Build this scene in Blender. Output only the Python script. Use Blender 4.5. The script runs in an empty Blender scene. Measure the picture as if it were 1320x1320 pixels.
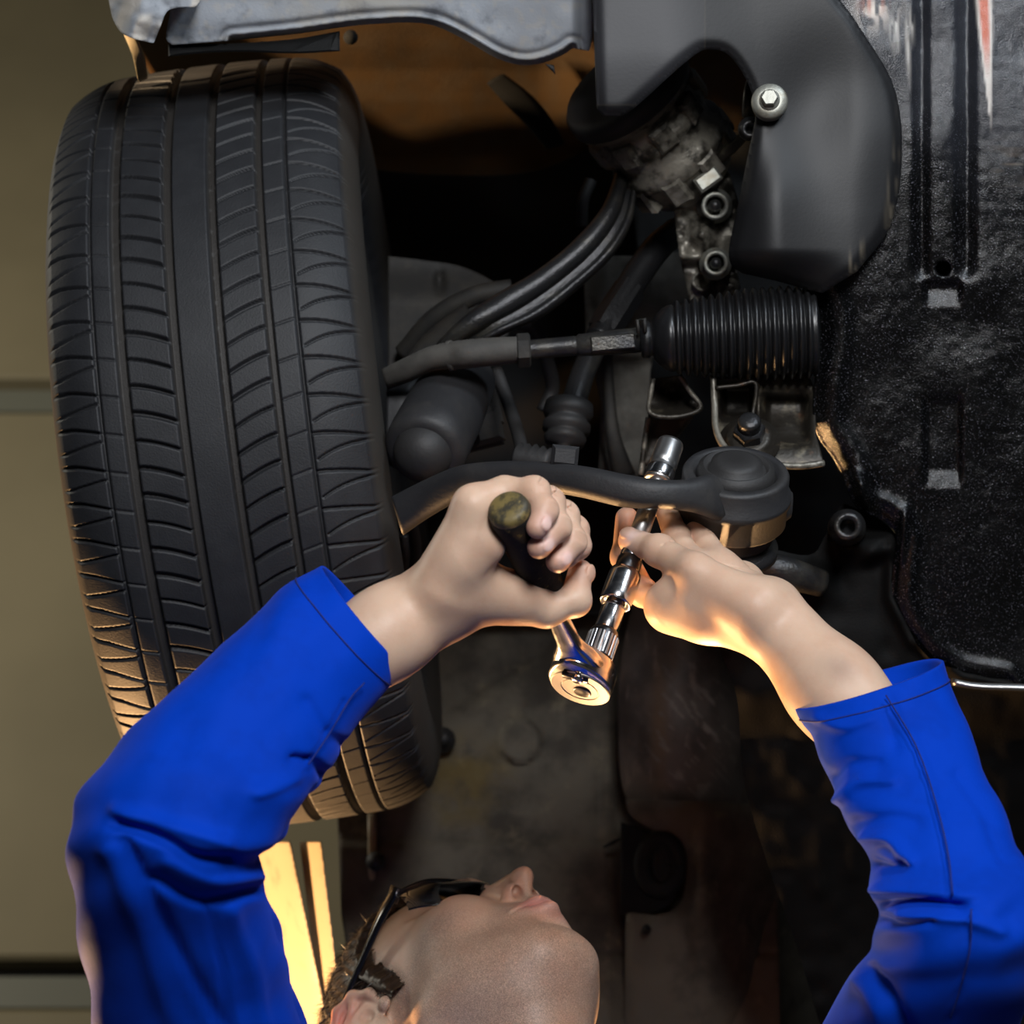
import bpy, math, random
import numpy as np
from mathutils import Vector, Matrix

random.seed(4); RNG = np.random.RandomState(7)
SC = bpy.context.scene
COL = SC.collection

# ------------------------------------------------------------------ camera, world, lights, exposure
PITCH = math.radians(35.0)
CAM_LOC = np.array([0.0, 0.0, 1.08])
FOC = 2640.0                                     # focal length in pixels of a 1320 px frame
cp, sp = math.cos(PITCH), math.sin(PITCH)
ROT = np.array([[1, 0, 0], [0, -sp, -cp], [0, cp, -sp]])   # columns: view right, view up, view back
def to_world(v): return np.asarray(v, float) @ ROT.T + CAM_LOC
def from_world(v): return (np.asarray(v, float) - CAM_LOC) @ ROT
def P(x, y, d): return np.array([(x - 660) / FOC * d, (660 - y) / FOC * d, -d])

cam_data = bpy.data.cameras.new('camera')
cam = bpy.data.objects.new('camera', cam_data)
COL.objects.link(cam)
cam.location = CAM_LOC
cam.rotation_euler = (math.radians(90) + PITCH, 0, 0)
cam_data.sensor_width = 36.0
cam_data.lens = 36.0 * FOC / 1320.0
cam_data.clip_start = 0.05
cam_data.dof.use_dof = True
cam_data.dof.focus_distance = 1.33
cam_data.dof.aperture_fstop = 9.0
SC.camera = cam

SC.view_settings.view_transform = 'Standard'
SC.view_settings.look = 'None'
SC.view_settings.exposure = 0.0
SC.view_settings.gamma = 1.0
SC.view_settings.use_curve_mapping = False

world = bpy.data.worlds.new('workshop_air'); SC.world = world
world.use_nodes = True
bg = world.node_tree.nodes['Background']
bg.inputs[0].default_value = (0.75, 0.85, 1.0, 1); bg.inputs[1].default_value = 0.014

def area_light(name, pos, target, size, power, color, shape='DISK', size_y=None, spread=None):
    ld = bpy.data.lights.new(name, 'AREA')
    ld.shape = shape; ld.size = size
    if size_y: ld.size_y = size_y
    ld.energy = power; ld.color = color
    if spread: ld.spread = math.radians(spread)
    o = bpy.data.objects.new(name, ld); COL.objects.link(o)
    p = to_world(pos); t = to_world(target)
    o.location = p
    o.rotation_euler = Vector(t - p).to_track_quat('-Z', 'Y').to_euler()
    return o
WARM = (1.0, 0.56, 0.24)
# the photographer's softbox, above and a little right of the camera
area_light('softbox_light', (0.20, 0.80, 0.02), (-0.05, -0.05, -1.35), 0.42, 20.0, (0.97, 0.98, 1.0))
# workshop strip light high on the right, seen as part of the sheen on the black panels
area_light('strip_light', (0.75, 1.05, -0.75), (0.45, 0.2, -1.42), 0.26, 8.0, (0.80, 0.90, 1.0))
# warm work lamp low on the left outside the car; unseen fill added behind the man for the hands
area_light('work_lamp_light', (-0.60, -0.74, -1.84), (-0.05, -0.15, -1.50), 0.10, 27.0, WARM)
area_light('back_fill_light', (0.105, -0.80, -1.80), (0.085, -0.10, -1.30), 0.08, 0.9, WARM, spread=30)
# narrow warm spot added to light the liner through the gap above the tyre
sl_ = bpy.data.lights.new('gap_fill_light', 'SPOT'); sl_.energy = 27.0; sl_.color = (1.0, .70, .40); sl_.spot_size = math.radians(24); sl_.spot_blend = .15; sl_.shadow_soft_size = .012
so_ = bpy.data.objects.new('gap_fill_light', sl_); COL.objects.link(so_)
so_.location = to_world((-.52, .39, -1.38)); so_.rotation_euler = Vector(to_world((-.03, .415, -1.88)) - to_world((-.52, .39, -1.38))).to_track_quat('-Z', 'Y').to_euler()
# unseen fill added to brighten the far wall
area_light('wall_fill_light', from_world((-2.3, 1.7, 3.3)), from_world((-1.0, 3.6, 3.2)), 0.9, 40.0, (1.0, 0.93, 0.78))

# ------------------------------------------------------------------ helpers
ORG = {}
def tag(o, label=None, cat=None, group=None, kind=None):
    if label: o['label'] = label
    if cat: o['category'] = cat
    if group: o['group'] = group
    if kind: o['kind'] = kind
    return o
def thing(name, at, label, cat, group=None):
    o = bpy.data.objects.new(name, None); COL.objects.link(o)
    w = to_world(at); o.location = w; ORG[o.name] = w
    o.empty_display_size = 0.02
    return tag(o, label, cat, group)
def mk(name, V, Fc, mat, parent=None, smooth=True, tint=None, attrs=None, label=None, kind=None, frame='view'):
    """one mesh object; V are view-frame points (metres)"""
    V = np.asarray(V, float)
    W = to_world(V) if frame == 'view' else V
    if parent is not None: org = ORG[parent.name]
    else: org = np.array([W[:, 0].mean(), W[:, 1].mean(), W[:, 2].min()])
    L = (W - org).astype(np.float32)
    me = bpy.data.meshes.new(name)
    groups = Fc if isinstance(Fc, list) and len(Fc) and isinstance(Fc[0], np.ndarray) and Fc[0].ndim == 2 else None
    if isinstance(Fc, np.ndarray): groups = [Fc]
    if groups is not None:
        loops = np.concatenate([g.ravel() for g in groups]).astype(np.int32)
        sizes = np.concatenate([np.full(len(g), g.shape[1]) for g in groups]).astype(np.int32)
        starts = np.concatenate([[0], np.cumsum(sizes)[:-1]]).astype(np.int32)
        me.vertices.add(len(L)); me.vertices.foreach_set('co', L.ravel())
        me.loops.add(len(loops)); me.loops.foreach_set('vertex_index', loops)
        me.polygons.add(len(sizes)); me.polygons.foreach_set('loop_start', starts)
        me.update(calc_edges=True); me.validate()
    else:
        me.from_pydata(L.tolist(), [], [tuple(int(i) for i in f) for f in Fc]); me.update()
    me.polygons.foreach_set('use_smooth', np.full(len(me.polygons), bool(smooth)))
    if smooth == 'auto' or (isinstance(smooth, float)):
        me.polygons.foreach_set('use_smooth', np.full(len(me.polygons), True))
        try: me.set_sharp_from_angle(angle=math.radians(40 if smooth == 'auto' else smooth))
        except Exception: pass
    if tint is not None and len(tint) == len(me.vertices):
        a = me.color_attributes.new('tint', 'FLOAT_COLOR', 'POINT')
        a.data.foreach_set('color', np.asarray(tint, np.float32).ravel())
    for k, v in (attrs or {}).items():
        a = me.attributes.new(k, 'FLOAT', 'POINT'); a.data.foreach_set('value', np.asarray(v, np.float32))
    if mat is not None: me.materials.append(mat)
    o = bpy.data.objects.new(name, me); COL.objects.link(o)
    if parent is not None: o.parent = parent
    else: o.location = org
    ORG[o.name] = org
    if label: o['label'] = label
    if kind: o['kind'] = kind
    return o
def join(*parts):
    Vs, Fs, n = [], [], 0
    for V, Fc in parts:
        for g in (Fc if isinstance(Fc, list) else [Fc]):
            Fs.append(np.asarray(g) + n)
        Vs.append(np.asarray(V)); n += len(V)
    return np.concatenate(Vs), Fs
def unit(v): v = np.asarray(v, float); return v / (np.linalg.norm(v) + 1e-12)
def spline(pts, n):
    """Catmull-Rom through rows of pts, n samples"""
    p = np.asarray(pts, float)
    if len(p) == 2:
        t = np.linspace(0, 1, n)[:, None]; return p[0] * (1 - t) + p[1] * t
    q = np.vstack([2 * p[0] - p[1], p, 2 * p[-1] - p[-2]])
    u = np.linspace(0, len(p) - 1 - 1e-9, n); i = u.astype(int); t = (u - i)[:, None]
    a, b, c, d = q[i], q[i + 1], q[i + 2], q[i + 3]
    return 0.5 * (2 * b + (c - a) * t + (2 * a - 5 * b + 4 * c - d) * t ** 2 + (3 * b - a - 3 * c + d) * t ** 3)
def ring_faces(m, n, cap0=True, cap1=True, closed=True):
    i = np.arange(m - 1)[:, None] * n; j = np.arange(n if closed else n - 1)[None, :]; k = (j + 1) % n
    Q = np.stack([i + j, i + k, i + n + k, i + n + j], -1).reshape(-1, 4)
    out = [Q]
    if cap0: out.append(np.arange(n)[::-1][None, :])
    if cap1: out.append((np.arange(n) + (m - 1) * n)[None, :])
    return out
def tube(pts, radii, n=20, m=None, flat=None, caps=True):
    pts = np.asarray(pts, float); radii = np.broadcast_to(np.asarray(radii, float), (len(pts),))
    if m: 
        s = spline(np.c_[pts, radii], m); pts, radii = s[:, :3], s[:, 3]
    T = np.gradient(pts, axis=0); T /= np.linalg.norm(T, axis=1)[:, None]
    a = np.cross(T[0], [0, 0, 1.0]); 
    if np.linalg.norm(a) < .2: a = np.cross(T[0], [0, 1.0, 0])
    a = unit(a); th = np.linspace(0, 2 * np.pi, n, endpoint=False); R = []
    for p, t, r in zip(pts, T, radii):
        a = unit(a - t * (a @ t)); b = np.cross(t, a)
        R.append(p + r * (np.cos(th)[:, None] * a + np.sin(th)[:, None] * b * (flat or 1)))
    return np.concatenate(R), ring_faces(len(pts), n, caps, caps)
def lathe(c0, c1, prof, n=40, caps=True, wob=None):
    """profile rows (t along c0->c1 in 0..1 or metres if >1 scale, radius)"""
    c0, c1 = np.asarray(c0, float), np.asarray(c1, float); ax = unit(c1 - c0); L = np.linalg.norm(c1 - c0)
    a = np.cross(ax, [0, 0, 1.0])
    if np.linalg.norm(a) < .2: a = np.cross(ax, [0, 1.0, 0])
    a = unit(a); b = np.cross(ax, a); th = np.linspace(0, 2 * np.pi, n, endpoint=False); R = []
    for t, r in prof:
        rr = np.full(n, r) if wob is None else r * (1 + wob(t, th))
        R.append(c0 + ax * L * t + rr[:, None] * (np.cos(th)[:, None] * a + np.sin(th)[:, None] * b))
    return np.concatenate(R), ring_faces(len(prof), n, caps, caps)
def hexprism(c0, c1, r, ch=.12):
    return lathe(c0, c1, [(0, r * .88), (ch, r), (1 - ch, r), (1, r * .88)], 6)
def box(c, ux, uy, uz, sx, sy, sz, bev=.08):
    """chamfered box about c with half sizes along three unit vectors"""
    b = bev * min(sx, sy, sz); V = []
    for z, i in ((-sz, b), (-sz + b, 0), (sz - b, 0), (sz, b)):
        for x, y in ((-1, -1), (1, -1), (1, 1), (-1, 1)):
            V.append(c + ux * x * (sx - i) + uy * y * (sy - i) + uz * z)
    return np.array(V), ring_faces(4, 4)
def loft(st, n=48, m=90, pw=2.0, caps=True, disp=None, zdir=(0, 0, 1)):
    """solid between two drawn edges: rows (lx,ly,rx,ry,depth,half depth)"""
    s = spline(np.array(st, float), m); z = np.asarray(zdir, float)
    th = np.linspace(0, 2 * np.pi, n, endpoint=False)
    cx = np.sign(np.cos(th)) * np.abs(np.cos(th)) ** (2 / pw); sx = np.sign(np.sin(th)) * np.abs(np.sin(th)) ** (2 / pw)
    R = []
    for lx, ly, rx, ry, d, hd in s:
        a, b = P(lx, ly, d), P(rx, ry, d); c = (a + b) / 2; h = (b - a) / 2
        R.append(c + cx[:, None] * h + sx[:, None] * z * hd)
    V = np.concatenate(R)
    if disp is not None: V = disp(V, m, n)
    return V, ring_faces(m, n, caps, caps)
def proj(V): return 660 + FOC * V[:, 0] / -V[:, 2], 660 - FOC * V[:, 1] / -V[:, 2]
def seg_dist(x, y, poly, closed=False):
    p = np.asarray(poly, float); best = np.full(x.shape, 1e9); bx = np.zeros_like(x); by = np.zeros_like(y)
    k = len(p) if closed else len(p) - 1
    for i in range(k):
        a, b = p[i], p[(i + 1) % len(p)]; ab = b - a
        t = np.clip(((x - a[0]) * ab[0] + (y - a[1]) * ab[1]) / (ab @ ab + 1e-9), 0, 1)
        qx, qy = a[0] + t * ab[0], a[1] + t * ab[1]; d = np.hypot(x - qx, y - qy); m = d < best
        best = np.where(m, d, best); bx = np.where(m, qx, bx); by = np.where(m, qy, by)
    return best, bx, by
def inside(x, y, poly):
    p = np.asarray(poly, float); r = np.zeros(x.shape, bool)
    for i in range(len(p)):
        (x1, y1), (x2, y2) = p[i], p[(i + 1) % len(p)]
        if y1 == y2: continue
        r ^= ((y1 > y) != (y2 > y)) & (x < (x2 - x1) * (y - y1) / (y2 - y1) + x1)
    return r
def curve2(pts, n): return spline(np.array(pts, float), n)
def sheet(poly, dfn, h=4.0, th=0.004, lip=0.0):
    """pressed panel: drawn outline, relief depth dfn(x, y) in metres, folded edge of thickness th"""
    p = np.asarray(poly, float); x0, y0 = p.min(0) - h; x1, y1 = p.max(0) + h
    gx = np.arange(x0, x1 + h, h); gy = np.arange(y0, y1 + h, h); X, Y = np.meshgrid(gx, gy, indexing='ij')
    sd, bx, by = seg_dist(X, Y, p, True); ins = inside(X, Y, p); ok = ins | (sd < h * .55)
    f = ok[:-1, :-1] & ok[1:, :-1] & ok[1:, 1:] & ok[:-1, 1:]
    I = np.arange(X.size).reshape(X.shape)
    Q = np.stack([I[:-1, :-1][f], I[:-1, 1:][f], I[1:, 1:][f], I[1:, :-1][f]], -1)
    e = np.concatenate([Q[:, [0, 1]], Q[:, [1, 2]], Q[:, [2, 3]], Q[:, [3, 0]]])
    key = e[:, 0] * X.size + e[:, 1]; rk = e[:, 1] * X.size + e[:, 0]; bnd = e[~np.isin(key, rk)]
    bv = np.unique(bnd); xf, yf = X.ravel().copy(), Y.ravel().copy()
    xf[bv] = bx.ravel()[bv]; yf[bv] = by.ravel()[bv]
    used = np.unique(Q); mp = np.full(X.size, -1); mp[used] = np.arange(len(used)); Q = mp[Q]; bnd = mp[bnd]
    xf, yf = xf[used], yf[used]; d = dfn(xf, yf)
    sdu = sd.ravel()[used]
    if lip: d = d + lip * np.exp(-(sdu / (2.2 * h)) ** 2)
    V = np.stack([(xf - 660) / FOC * d, (660 - yf) / FOC * d, -d], 1)
    n = len(V); B = np.unique(bnd); mb = np.full(n, -1); mb[B] = n + np.arange(len(B))
    k = (d[B] + th) / d[B]; V2 = np.concatenate([V, V[B] * k[:, None]])
    S = np.stack([bnd[:, 1], bnd[:, 0], mb[bnd[:, 0]], mb[bnd[:, 1]]], -1)
    XY = np.stack([np.r_[xf, xf[B]], np.r_[yf, yf[B]]], 1)
    return V2, [Q, S], XY
def sstep(a, b, x): t = np.clip((x - a) / (b - a), 0, 1); return t * t * (3 - 2 * t)
def gauss(x, y, cx, cy, sx, sy, rot=0):
    c, s = math.cos(rot), math.sin(rot); u = (x - cx) * c + (y - cy) * s; v = -(x - cx) * s + (y - cy) * c
    return np.exp(-(u / sx) ** 2 - (v / sy) ** 2)
def boxmask(x, y, x0, x1, y0, y1, e=6.0):
    return sstep(x0 - e, x0 + e, x) * sstep(x1 + e, x1 - e, x) * sstep(y0 - e, y0 + e, y) * sstep(y1 + e, y1 - e, y)
def vnoise(x, y, s, seed=0):
    """smooth value noise on the plane"""
    r = np.random.RandomState(seed); T = r.rand(64, 64); x, y = np.asarray(x) / s, np.asarray(y) / s
    i, j = np.floor(x).astype(int), np.floor(y).astype(int); u, v = x - i, y - j; u = u * u * (3 - 2 * u); v = v * v * (3 - 2 * v)
    g = lambda a, b: T[a % 64, b % 64]
    return (g(i, j) * (1 - u) + g(i + 1, j) * u) * (1 - v) + (g(i, j + 1) * (1 - u) + g(i + 1, j + 1) * u) * v
def plate(poly, d, th, bev=0.0015, dfn=None):
    """flat bracket of outline poly with chamfered front edge"""
    p = np.asarray(poly, float); n = len(p); q = np.roll(p, -1, 0); r = np.roll(p, 1, 0)
    area = np.sum(p[:, 0] * q[:, 1] - q[:, 0] * p[:, 1]); sg = 1 if area > 0 else -1
    t = q - r; t /= np.linalg.norm(t, axis=1)[:, None] + 1e-9; nn = np.stack([-t[:, 1], t[:, 0]], 1) * sg
    dd = np.full(n, d) if dfn is None else dfn(p[:, 0], p[:, 1])
    bp = bev * FOC / d
    rows = [(p + nn * bp, dd), (p, dd + bev), (p, dd + th)]
    V = np.concatenate([np.stack([(a[:, 0] - 660) / FOC * b, (660 - a[:, 1]) / FOC * b, -b], 1) for a, b in rows])
    return V, ring_faces(3, n)

# ------------------------------------------------------------------ materials
def srgb(r, g, b):
    f = lambda c: (c / 255 / 12.92) if c / 255 <= .04045 else ((c / 255 + .055) / 1.055) ** 2.4
    return (f(r), f(g), f(b), 1)
def mat(name, base, rough=.5, metal=0.0, var=None, bump=None, tint=False, sub=0.0, spec=None, coat=0.0, rvar=None, stubble=False, speck=None, sheen=0.0, subc=None):
    m = bpy.data.materials.new(name); m.use_nodes = True; nt = m.node_tree; N, Lk = nt.nodes, nt.links
    b = N['Principled BSDF']; b.inputs['Roughness'].default_value = rough; b.inputs['Metallic'].default_value = metal
    b.inputs['Base Color'].default_value = base
    if spec is not None: b.inputs['Specular IOR Level'].default_value = spec
    if coat: b.inputs['Coat Weight'].default_value = coat; b.inputs['Coat Roughness'].default_value = .15
    if sheen: b.inputs['Sheen Weight'].default_value = sheen; b.inputs['Sheen Tint'].default_value = (.16, .22, 1, 1); b.inputs['Sheen Roughness'].default_value = .4
    if sub:
        b.inputs['Subsurface Weight'].default_value = sub; b.inputs['Subsurface Radius'].default_value = (1.0, .35, .2)
        b.inputs['Subsurface Scale'].default_value = .006
    tc = N.new('ShaderNodeTexCoord')
    def noise(scale, detail=4, rough_=.6, stretch=None):
        n = N.new('ShaderNodeTexNoise'); n.inputs['Scale'].default_value = scale; n.inputs['Detail'].default_value = detail
        n.inputs['Roughness'].default_value = rough_
        if stretch:
            mp = N.new('ShaderNodeMapping'); mp.inputs['Scale'].default_value = stretch
            Lk.new(tc.outputs['Object'], mp.inputs[0]); Lk.new(mp.outputs[0], n.inputs['Vector'])
        else: Lk.new(tc.outputs['Object'], n.inputs['Vector'])
        return n.outputs['Fac']
    def ramp(x, lo, hi):
        r = N.new('ShaderNodeMapRange'); r.interpolation_type = 'SMOOTHSTEP'
        r.inputs['From Min'].default_value = lo; r.inputs['From Max'].default_value = hi; Lk.new(x, r.inputs['Value']); return r.outputs[0]
    def mix(f, a, c):
        x = N.new('ShaderNodeMix'); x.data_type = 'RGBA'
        for v, k in ((f, 0), (a, 6), (c, 7)):
            if isinstance(v, (tuple, float)): x.inputs[k].default_value = v
            else: Lk.new(v, x.inputs[k])
        return x.outputs[2]
    col = base
    if var:
        for v in (var if isinstance(var, list) else [var]):
            c2, sc, lo, hi = v[:4]; col = mix(ramp(noise(sc, stretch=v[4] if len(v) > 4 else None), lo, hi), col, c2)
    if speck:
        c2, sc, lo, hi = speck; col = mix(ramp(noise(sc, 1, .5), lo, hi), col, c2)
    if tint:
        a = N.new('ShaderNodeAttribute'); a.attribute_name = 'tint'; col = mix(a.outputs['Alpha'], col, a.outputs['Color'])
    if stubble:
        a = N.new('ShaderNodeAttribute'); a.attribute_name = 'stubble'
        mu = N.new('ShaderNodeMath'); mu.operation = 'MULTIPLY'; Lk.new(a.outputs['Fac'], mu.inputs[0])
        Lk.new(ramp(noise(1300, 3, .7), .25, .70), mu.inputs[1]); col = mix(mu.outputs[0], col, (.10, .07, .06, 1))
    if not isinstance(col, tuple): Lk.new(col, b.inputs['Base Color'])
    if rvar:
        sc, lo, hi = rvar; r = N.new('ShaderNodeMapRange'); r.inputs['To Min'].default_value = lo; r.inputs['To Max'].default_value = hi
        r.inputs['From Min'].default_value = .3; r.inputs['From Max'].default_value = .7
        Lk.new(noise(sc), r.inputs['Value']); Lk.new(r.outputs[0], b.inputs['Roughness'])
    if bump:
        prev = None
        for sc, st in (bump if isinstance(bump, list) else [bump]):
            n = N.new('ShaderNodeBump'); n.inputs['Strength'].default_value = st; n.inputs['Distance'].default_value = .001
            Lk.new(noise(sc, 3), n.inputs['Height'])
            if prev: Lk.new(prev, n.inputs['Normal'])
            prev = n.outputs[0]
        Lk.new(prev, b.inputs['Normal'])
    return m
g = lambda v: (v, v, v, 1)
M = {}
M['rubber'] = mat('tyre_rubber', (.014, .0148, .0175, 1), .60, bump=(700, .25), tint=True, var=((.021, .022, .025, 1), 30, .35, .7))
M['rim'] = mat('rim_alloy', (.10, .10, .10, 1), .5, .6)
M['tray'] = mat('tarred_underbody', (.0028, .0028, .0031, 1), .26, bump=[(160, .08), (1000, .42)], tint=True, speck=((.17, .17, .20, 1), 1250, .675, .73), rvar=(60, .15, .25), spec=.5)  # pale specks paint the sparkle of tar grit into the colour
M['shield'] = mat('smooth_black_plastic', (.0065, .0065, .0075, 1), .50, bump=(400, .06), tint=True, var=((.0095, .0095, .0105, 1), 25, .4, .7, (1, 1, .25)), spec=.4)
M['matteblack'] = mat('matte_black_coating', (.004, .004, .004, 1), .7, bump=(700, .4), spec=.15)
M['void'] = mat('cavity_shade_black', (.003, .003, .003, 1), .9)  # near-black puts the shade of hollows into the colour
M['bumper'] = mat('weathered_grey_plastic', srgb(152, 157, 164), .62, bump=[(60, .2), (500, .25)], var=[(srgb(168, 164, 156), 14, .45, .75), (srgb(104, 108, 114), 50, .5, .8)], tint=True)
M['liner'] = mat('dusty_wheel_liner', srgb(94, 88, 77), .85, bump=[(40, .25), (420, .5)], var=[(srgb(60, 55, 48), 13, .4, .65), (srgb(122, 112, 92), 24, .55, .8)], tint=True)
M['rubbed'] = mat('rubbed_brown_panel', srgb(84, 74, 68), .55, bump=[(60, .25), (300, .4)], var=[(srgb(54, 46, 42), 16, .4, .7), (srgb(124, 108, 98), 90, .55, .8, (1, .3, .3))], tint=True)
M['castdusty'] = mat('dusty_steel', (.020, .019, .018, 1), .7, .1, bump=(300, .3), var=((.036, .032, .026, 1), 40, .4, .7))
M['armsteel'] = mat('painted_control_arm', (.020, .020, .022, 1), .55, .0, bump=(420, .2), var=((.035, .033, .032, 1), 30, .45, .75))
M['oily'] = mat('oily_steel', (.035, .035, .037, 1), .32, .55, bump=(520, .45), var=((.075, .07, .06, 1), 40, .45, .7))
M['dustyrod'] = mat('dusty_tie_rod', (.085, .079, .070, 1), .75, .1, bump=(260, .25), var=((.055, .052, .048, 1), 35, .4, .7))
M['black_rod'] = mat('black_rod', (.012, .012, .013, 1), .38, .2, bump=(600, .4))
M['boot'] = mat('bellows_rubber', (.010, .010, .011, 1), .34, bump=(300, .12))
M['softrubber'] = mat('dusty_rubber', (.022, .021, .021, 1), .6, bump=(400, .2))
M['castalu'] = mat('greasy_cast_metal', (.24, .22, .18, 1), .42, .4, bump=[(90, .5), (400, .3)], var=[((.03, .026, .02, 1), 45, .42, .62), ((.42, .39, .33, 1), 70, .58, .75)])
M['paleblock'] = mat('pale_dusty_metal', (.10, .094, .080, 1), .75, .1, bump=(140, .4), var=((.05, .045, .037, 1), 45, .4, .7))
M['zinc'] = mat('zinc_bolt', (.33, .33, .29, 1), .48, .65, bump=(300, .25), var=((.26, .24, .19, 1), 90, .5, .7))
M['rusty'] = mat('rust_edged_bracket', (.035, .03, .024, 1), .42, .5, bump=(240, .4), var=[((.14, .12, .085, 1), 60, .52, .7), ((.10, .05, .025, 1), 90, .6, .8)])
M['cream'] = mat('pale_sill_paint', srgb(150, 136, 112), .5, bump=(80, .15), var=((.19, .16, .11, 1), 40, .5, .8))
M['chrome'] = mat('polished_chrome', (.62, .62, .63, 1), .17, 1.0, bump=(220, .03), rvar=(120, .12, .26))
M['satin'] = mat('satin_steel', (.56, .55, .54, 1), .36, 1.0, bump=(300, .06))
M['brushed'] = mat('brushed_cover_plate', (.50, .48, .45, 1), .46, 1.0, bump=(500, .05))
M['darksteel'] = mat('dark_tool_steel', (.10, .10, .105, 1), .30, 1.0, bump=(300, .08))
M['grip'] = mat('worn_black_grip', (.009, .009, .009, 1), .7, bump=(500, .3), var=((.16, .12, .03, 1), 120, .60, .72), spec=.2)
M['gripend'] = mat('worn_yellow_end_cap', (.17, .125, .040, 1), .55, bump=(300, .3), var=[((.035, .03, .018, 1), 110, .42, .62), ((.30, .22, .07, 1), 220, .6, .75)])
M['skin'] = mat('skin', (.68, .465, .335, 1), .46, sub=.12, bump=[(160, .12), (900, .10)], var=((.63, .40, .28, 1), 45, .35, .75), tint=True, stubble=True, spec=.4)
M['hair'] = mat('brown_hair', (.020, .011, .006, 1), .42, var=((.045, .024, .012, 1), 300, .45, .7))
M['cloth'] = mat('royal_blue_cotton', (.0006, .044, .47, 1), .7, bump=[(900, .12), (60, .12)], sheen=.22, var=((.0006, .037, .40, 1), 30, .4, .7), spec=.05)
M['thread'] = mat('dark_blue_thread', (.001, .012, .16, 1), .8)
M['wall'] = mat('khaki_panel_paint', srgb(122, 112, 86), .7, var=(srgb(110, 101, 77), 1.2, .3, .7), bump=(20, .05))
M['wallband'] = mat('grey_green_panel_joint', srgb(92, 92, 80), .6)
M['floor'] = mat('concrete_floor', srgb(120, 118, 112), .8, var=(srgb(96, 94, 90), 2.0, .4, .7), bump=(40, .2))
M['frame'] = mat('glossy_black_frame', (.008, .008, .010, 1), .16, coat=.5)
M['boots'] = mat('black_leather', (.012, .011, .010, 1), .45, bump=(120, .3))
def lens_mat():
    m = bpy.data.materials.new('clear_lens'); m.use_nodes = True; nt = m.node_tree; N, L = nt.nodes, nt.links
    N.remove(N['Principled BSDF']); t = N.new('ShaderNodeBsdfTransparent'); t.inputs[0].default_value = (.80, .79, .80, 1)
    s = N.new('ShaderNodeBsdfGlossy'); s.inputs['Roughness'].default_value = .06
    fr = N.new('ShaderNodeFresnel'); fr.inputs[0].default_value = 1.5; x = N.new('ShaderNodeMixShader')
    L.new(fr.outputs[0], x.inputs[0]); L.new(t.outputs[0], x.inputs[1]); L.new(s.outputs[0], x.inputs[2]); L.new(x.outputs[0], N['Material Output'].inputs[0]); return m
M['lens'] = lens_mat()

# ------------------------------------------------------------------ setting
def wbox(x0, x1, y0, y1, z0, z1):
    V = np.array([[x, y, z] for z in (z0, z1) for x, y in ((x0, y0), (x1, y0), (x1, y1), (x0, y1))], float)
    return V, np.array([[0, 3, 2, 1], [4, 5, 6, 7], [0, 1, 5, 4], [1, 2, 6, 5], [2, 3, 7, 6], [3, 0, 4, 7]])
V, Fc = wbox(-3.4, 2.4, -1.2, 3.78, -.06, 0)
fl = mk('floor', V, Fc, M['floor'], smooth=False, frame='world', kind='structure')
V, Fc = wbox(-3.4, 2.4, 3.66, 3.76, 0, 6.7)
wb = mk('wall_back', V, Fc, M['void'], smooth=False, frame='world', kind='structure')
for k in range(-1, 4):
    z0, z1 = max(1.1975 + 1.39 * k, .01), 1.1975 + 1.39 * k + 1.298
    if z1 < .2: continue
    prof = [(3.66, z0), (3.620, z0 + .004), (3.612, z0 + .012), (3.612, z1 - .01), (3.622, z1)]     # pressed door panel
    n = len(prof); V = np.array([[x, y, zz] for x in (-3.4, 2.4) for y, zz in prof])
    pn = mk('wall_panel', V, [np.array([[i, i + 1, n + i + 1, n + i] for i in range(n - 1)])], M['wall'], wb, smooth=False, frame='world')
    V, Fc = wbox(-3.4, 2.4, 3.618, 3.66, z1 + .002, z1 + .062); mk('joint_strip', V, Fc, M['wallband'], pn, smooth=False, frame='world')
# ------------------------------------------------------------------ car
car = thing('car', P(342, 575, 1.76), 'raised car seen from below with its front wheel, suspension and black underbody panels', 'car')

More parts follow.
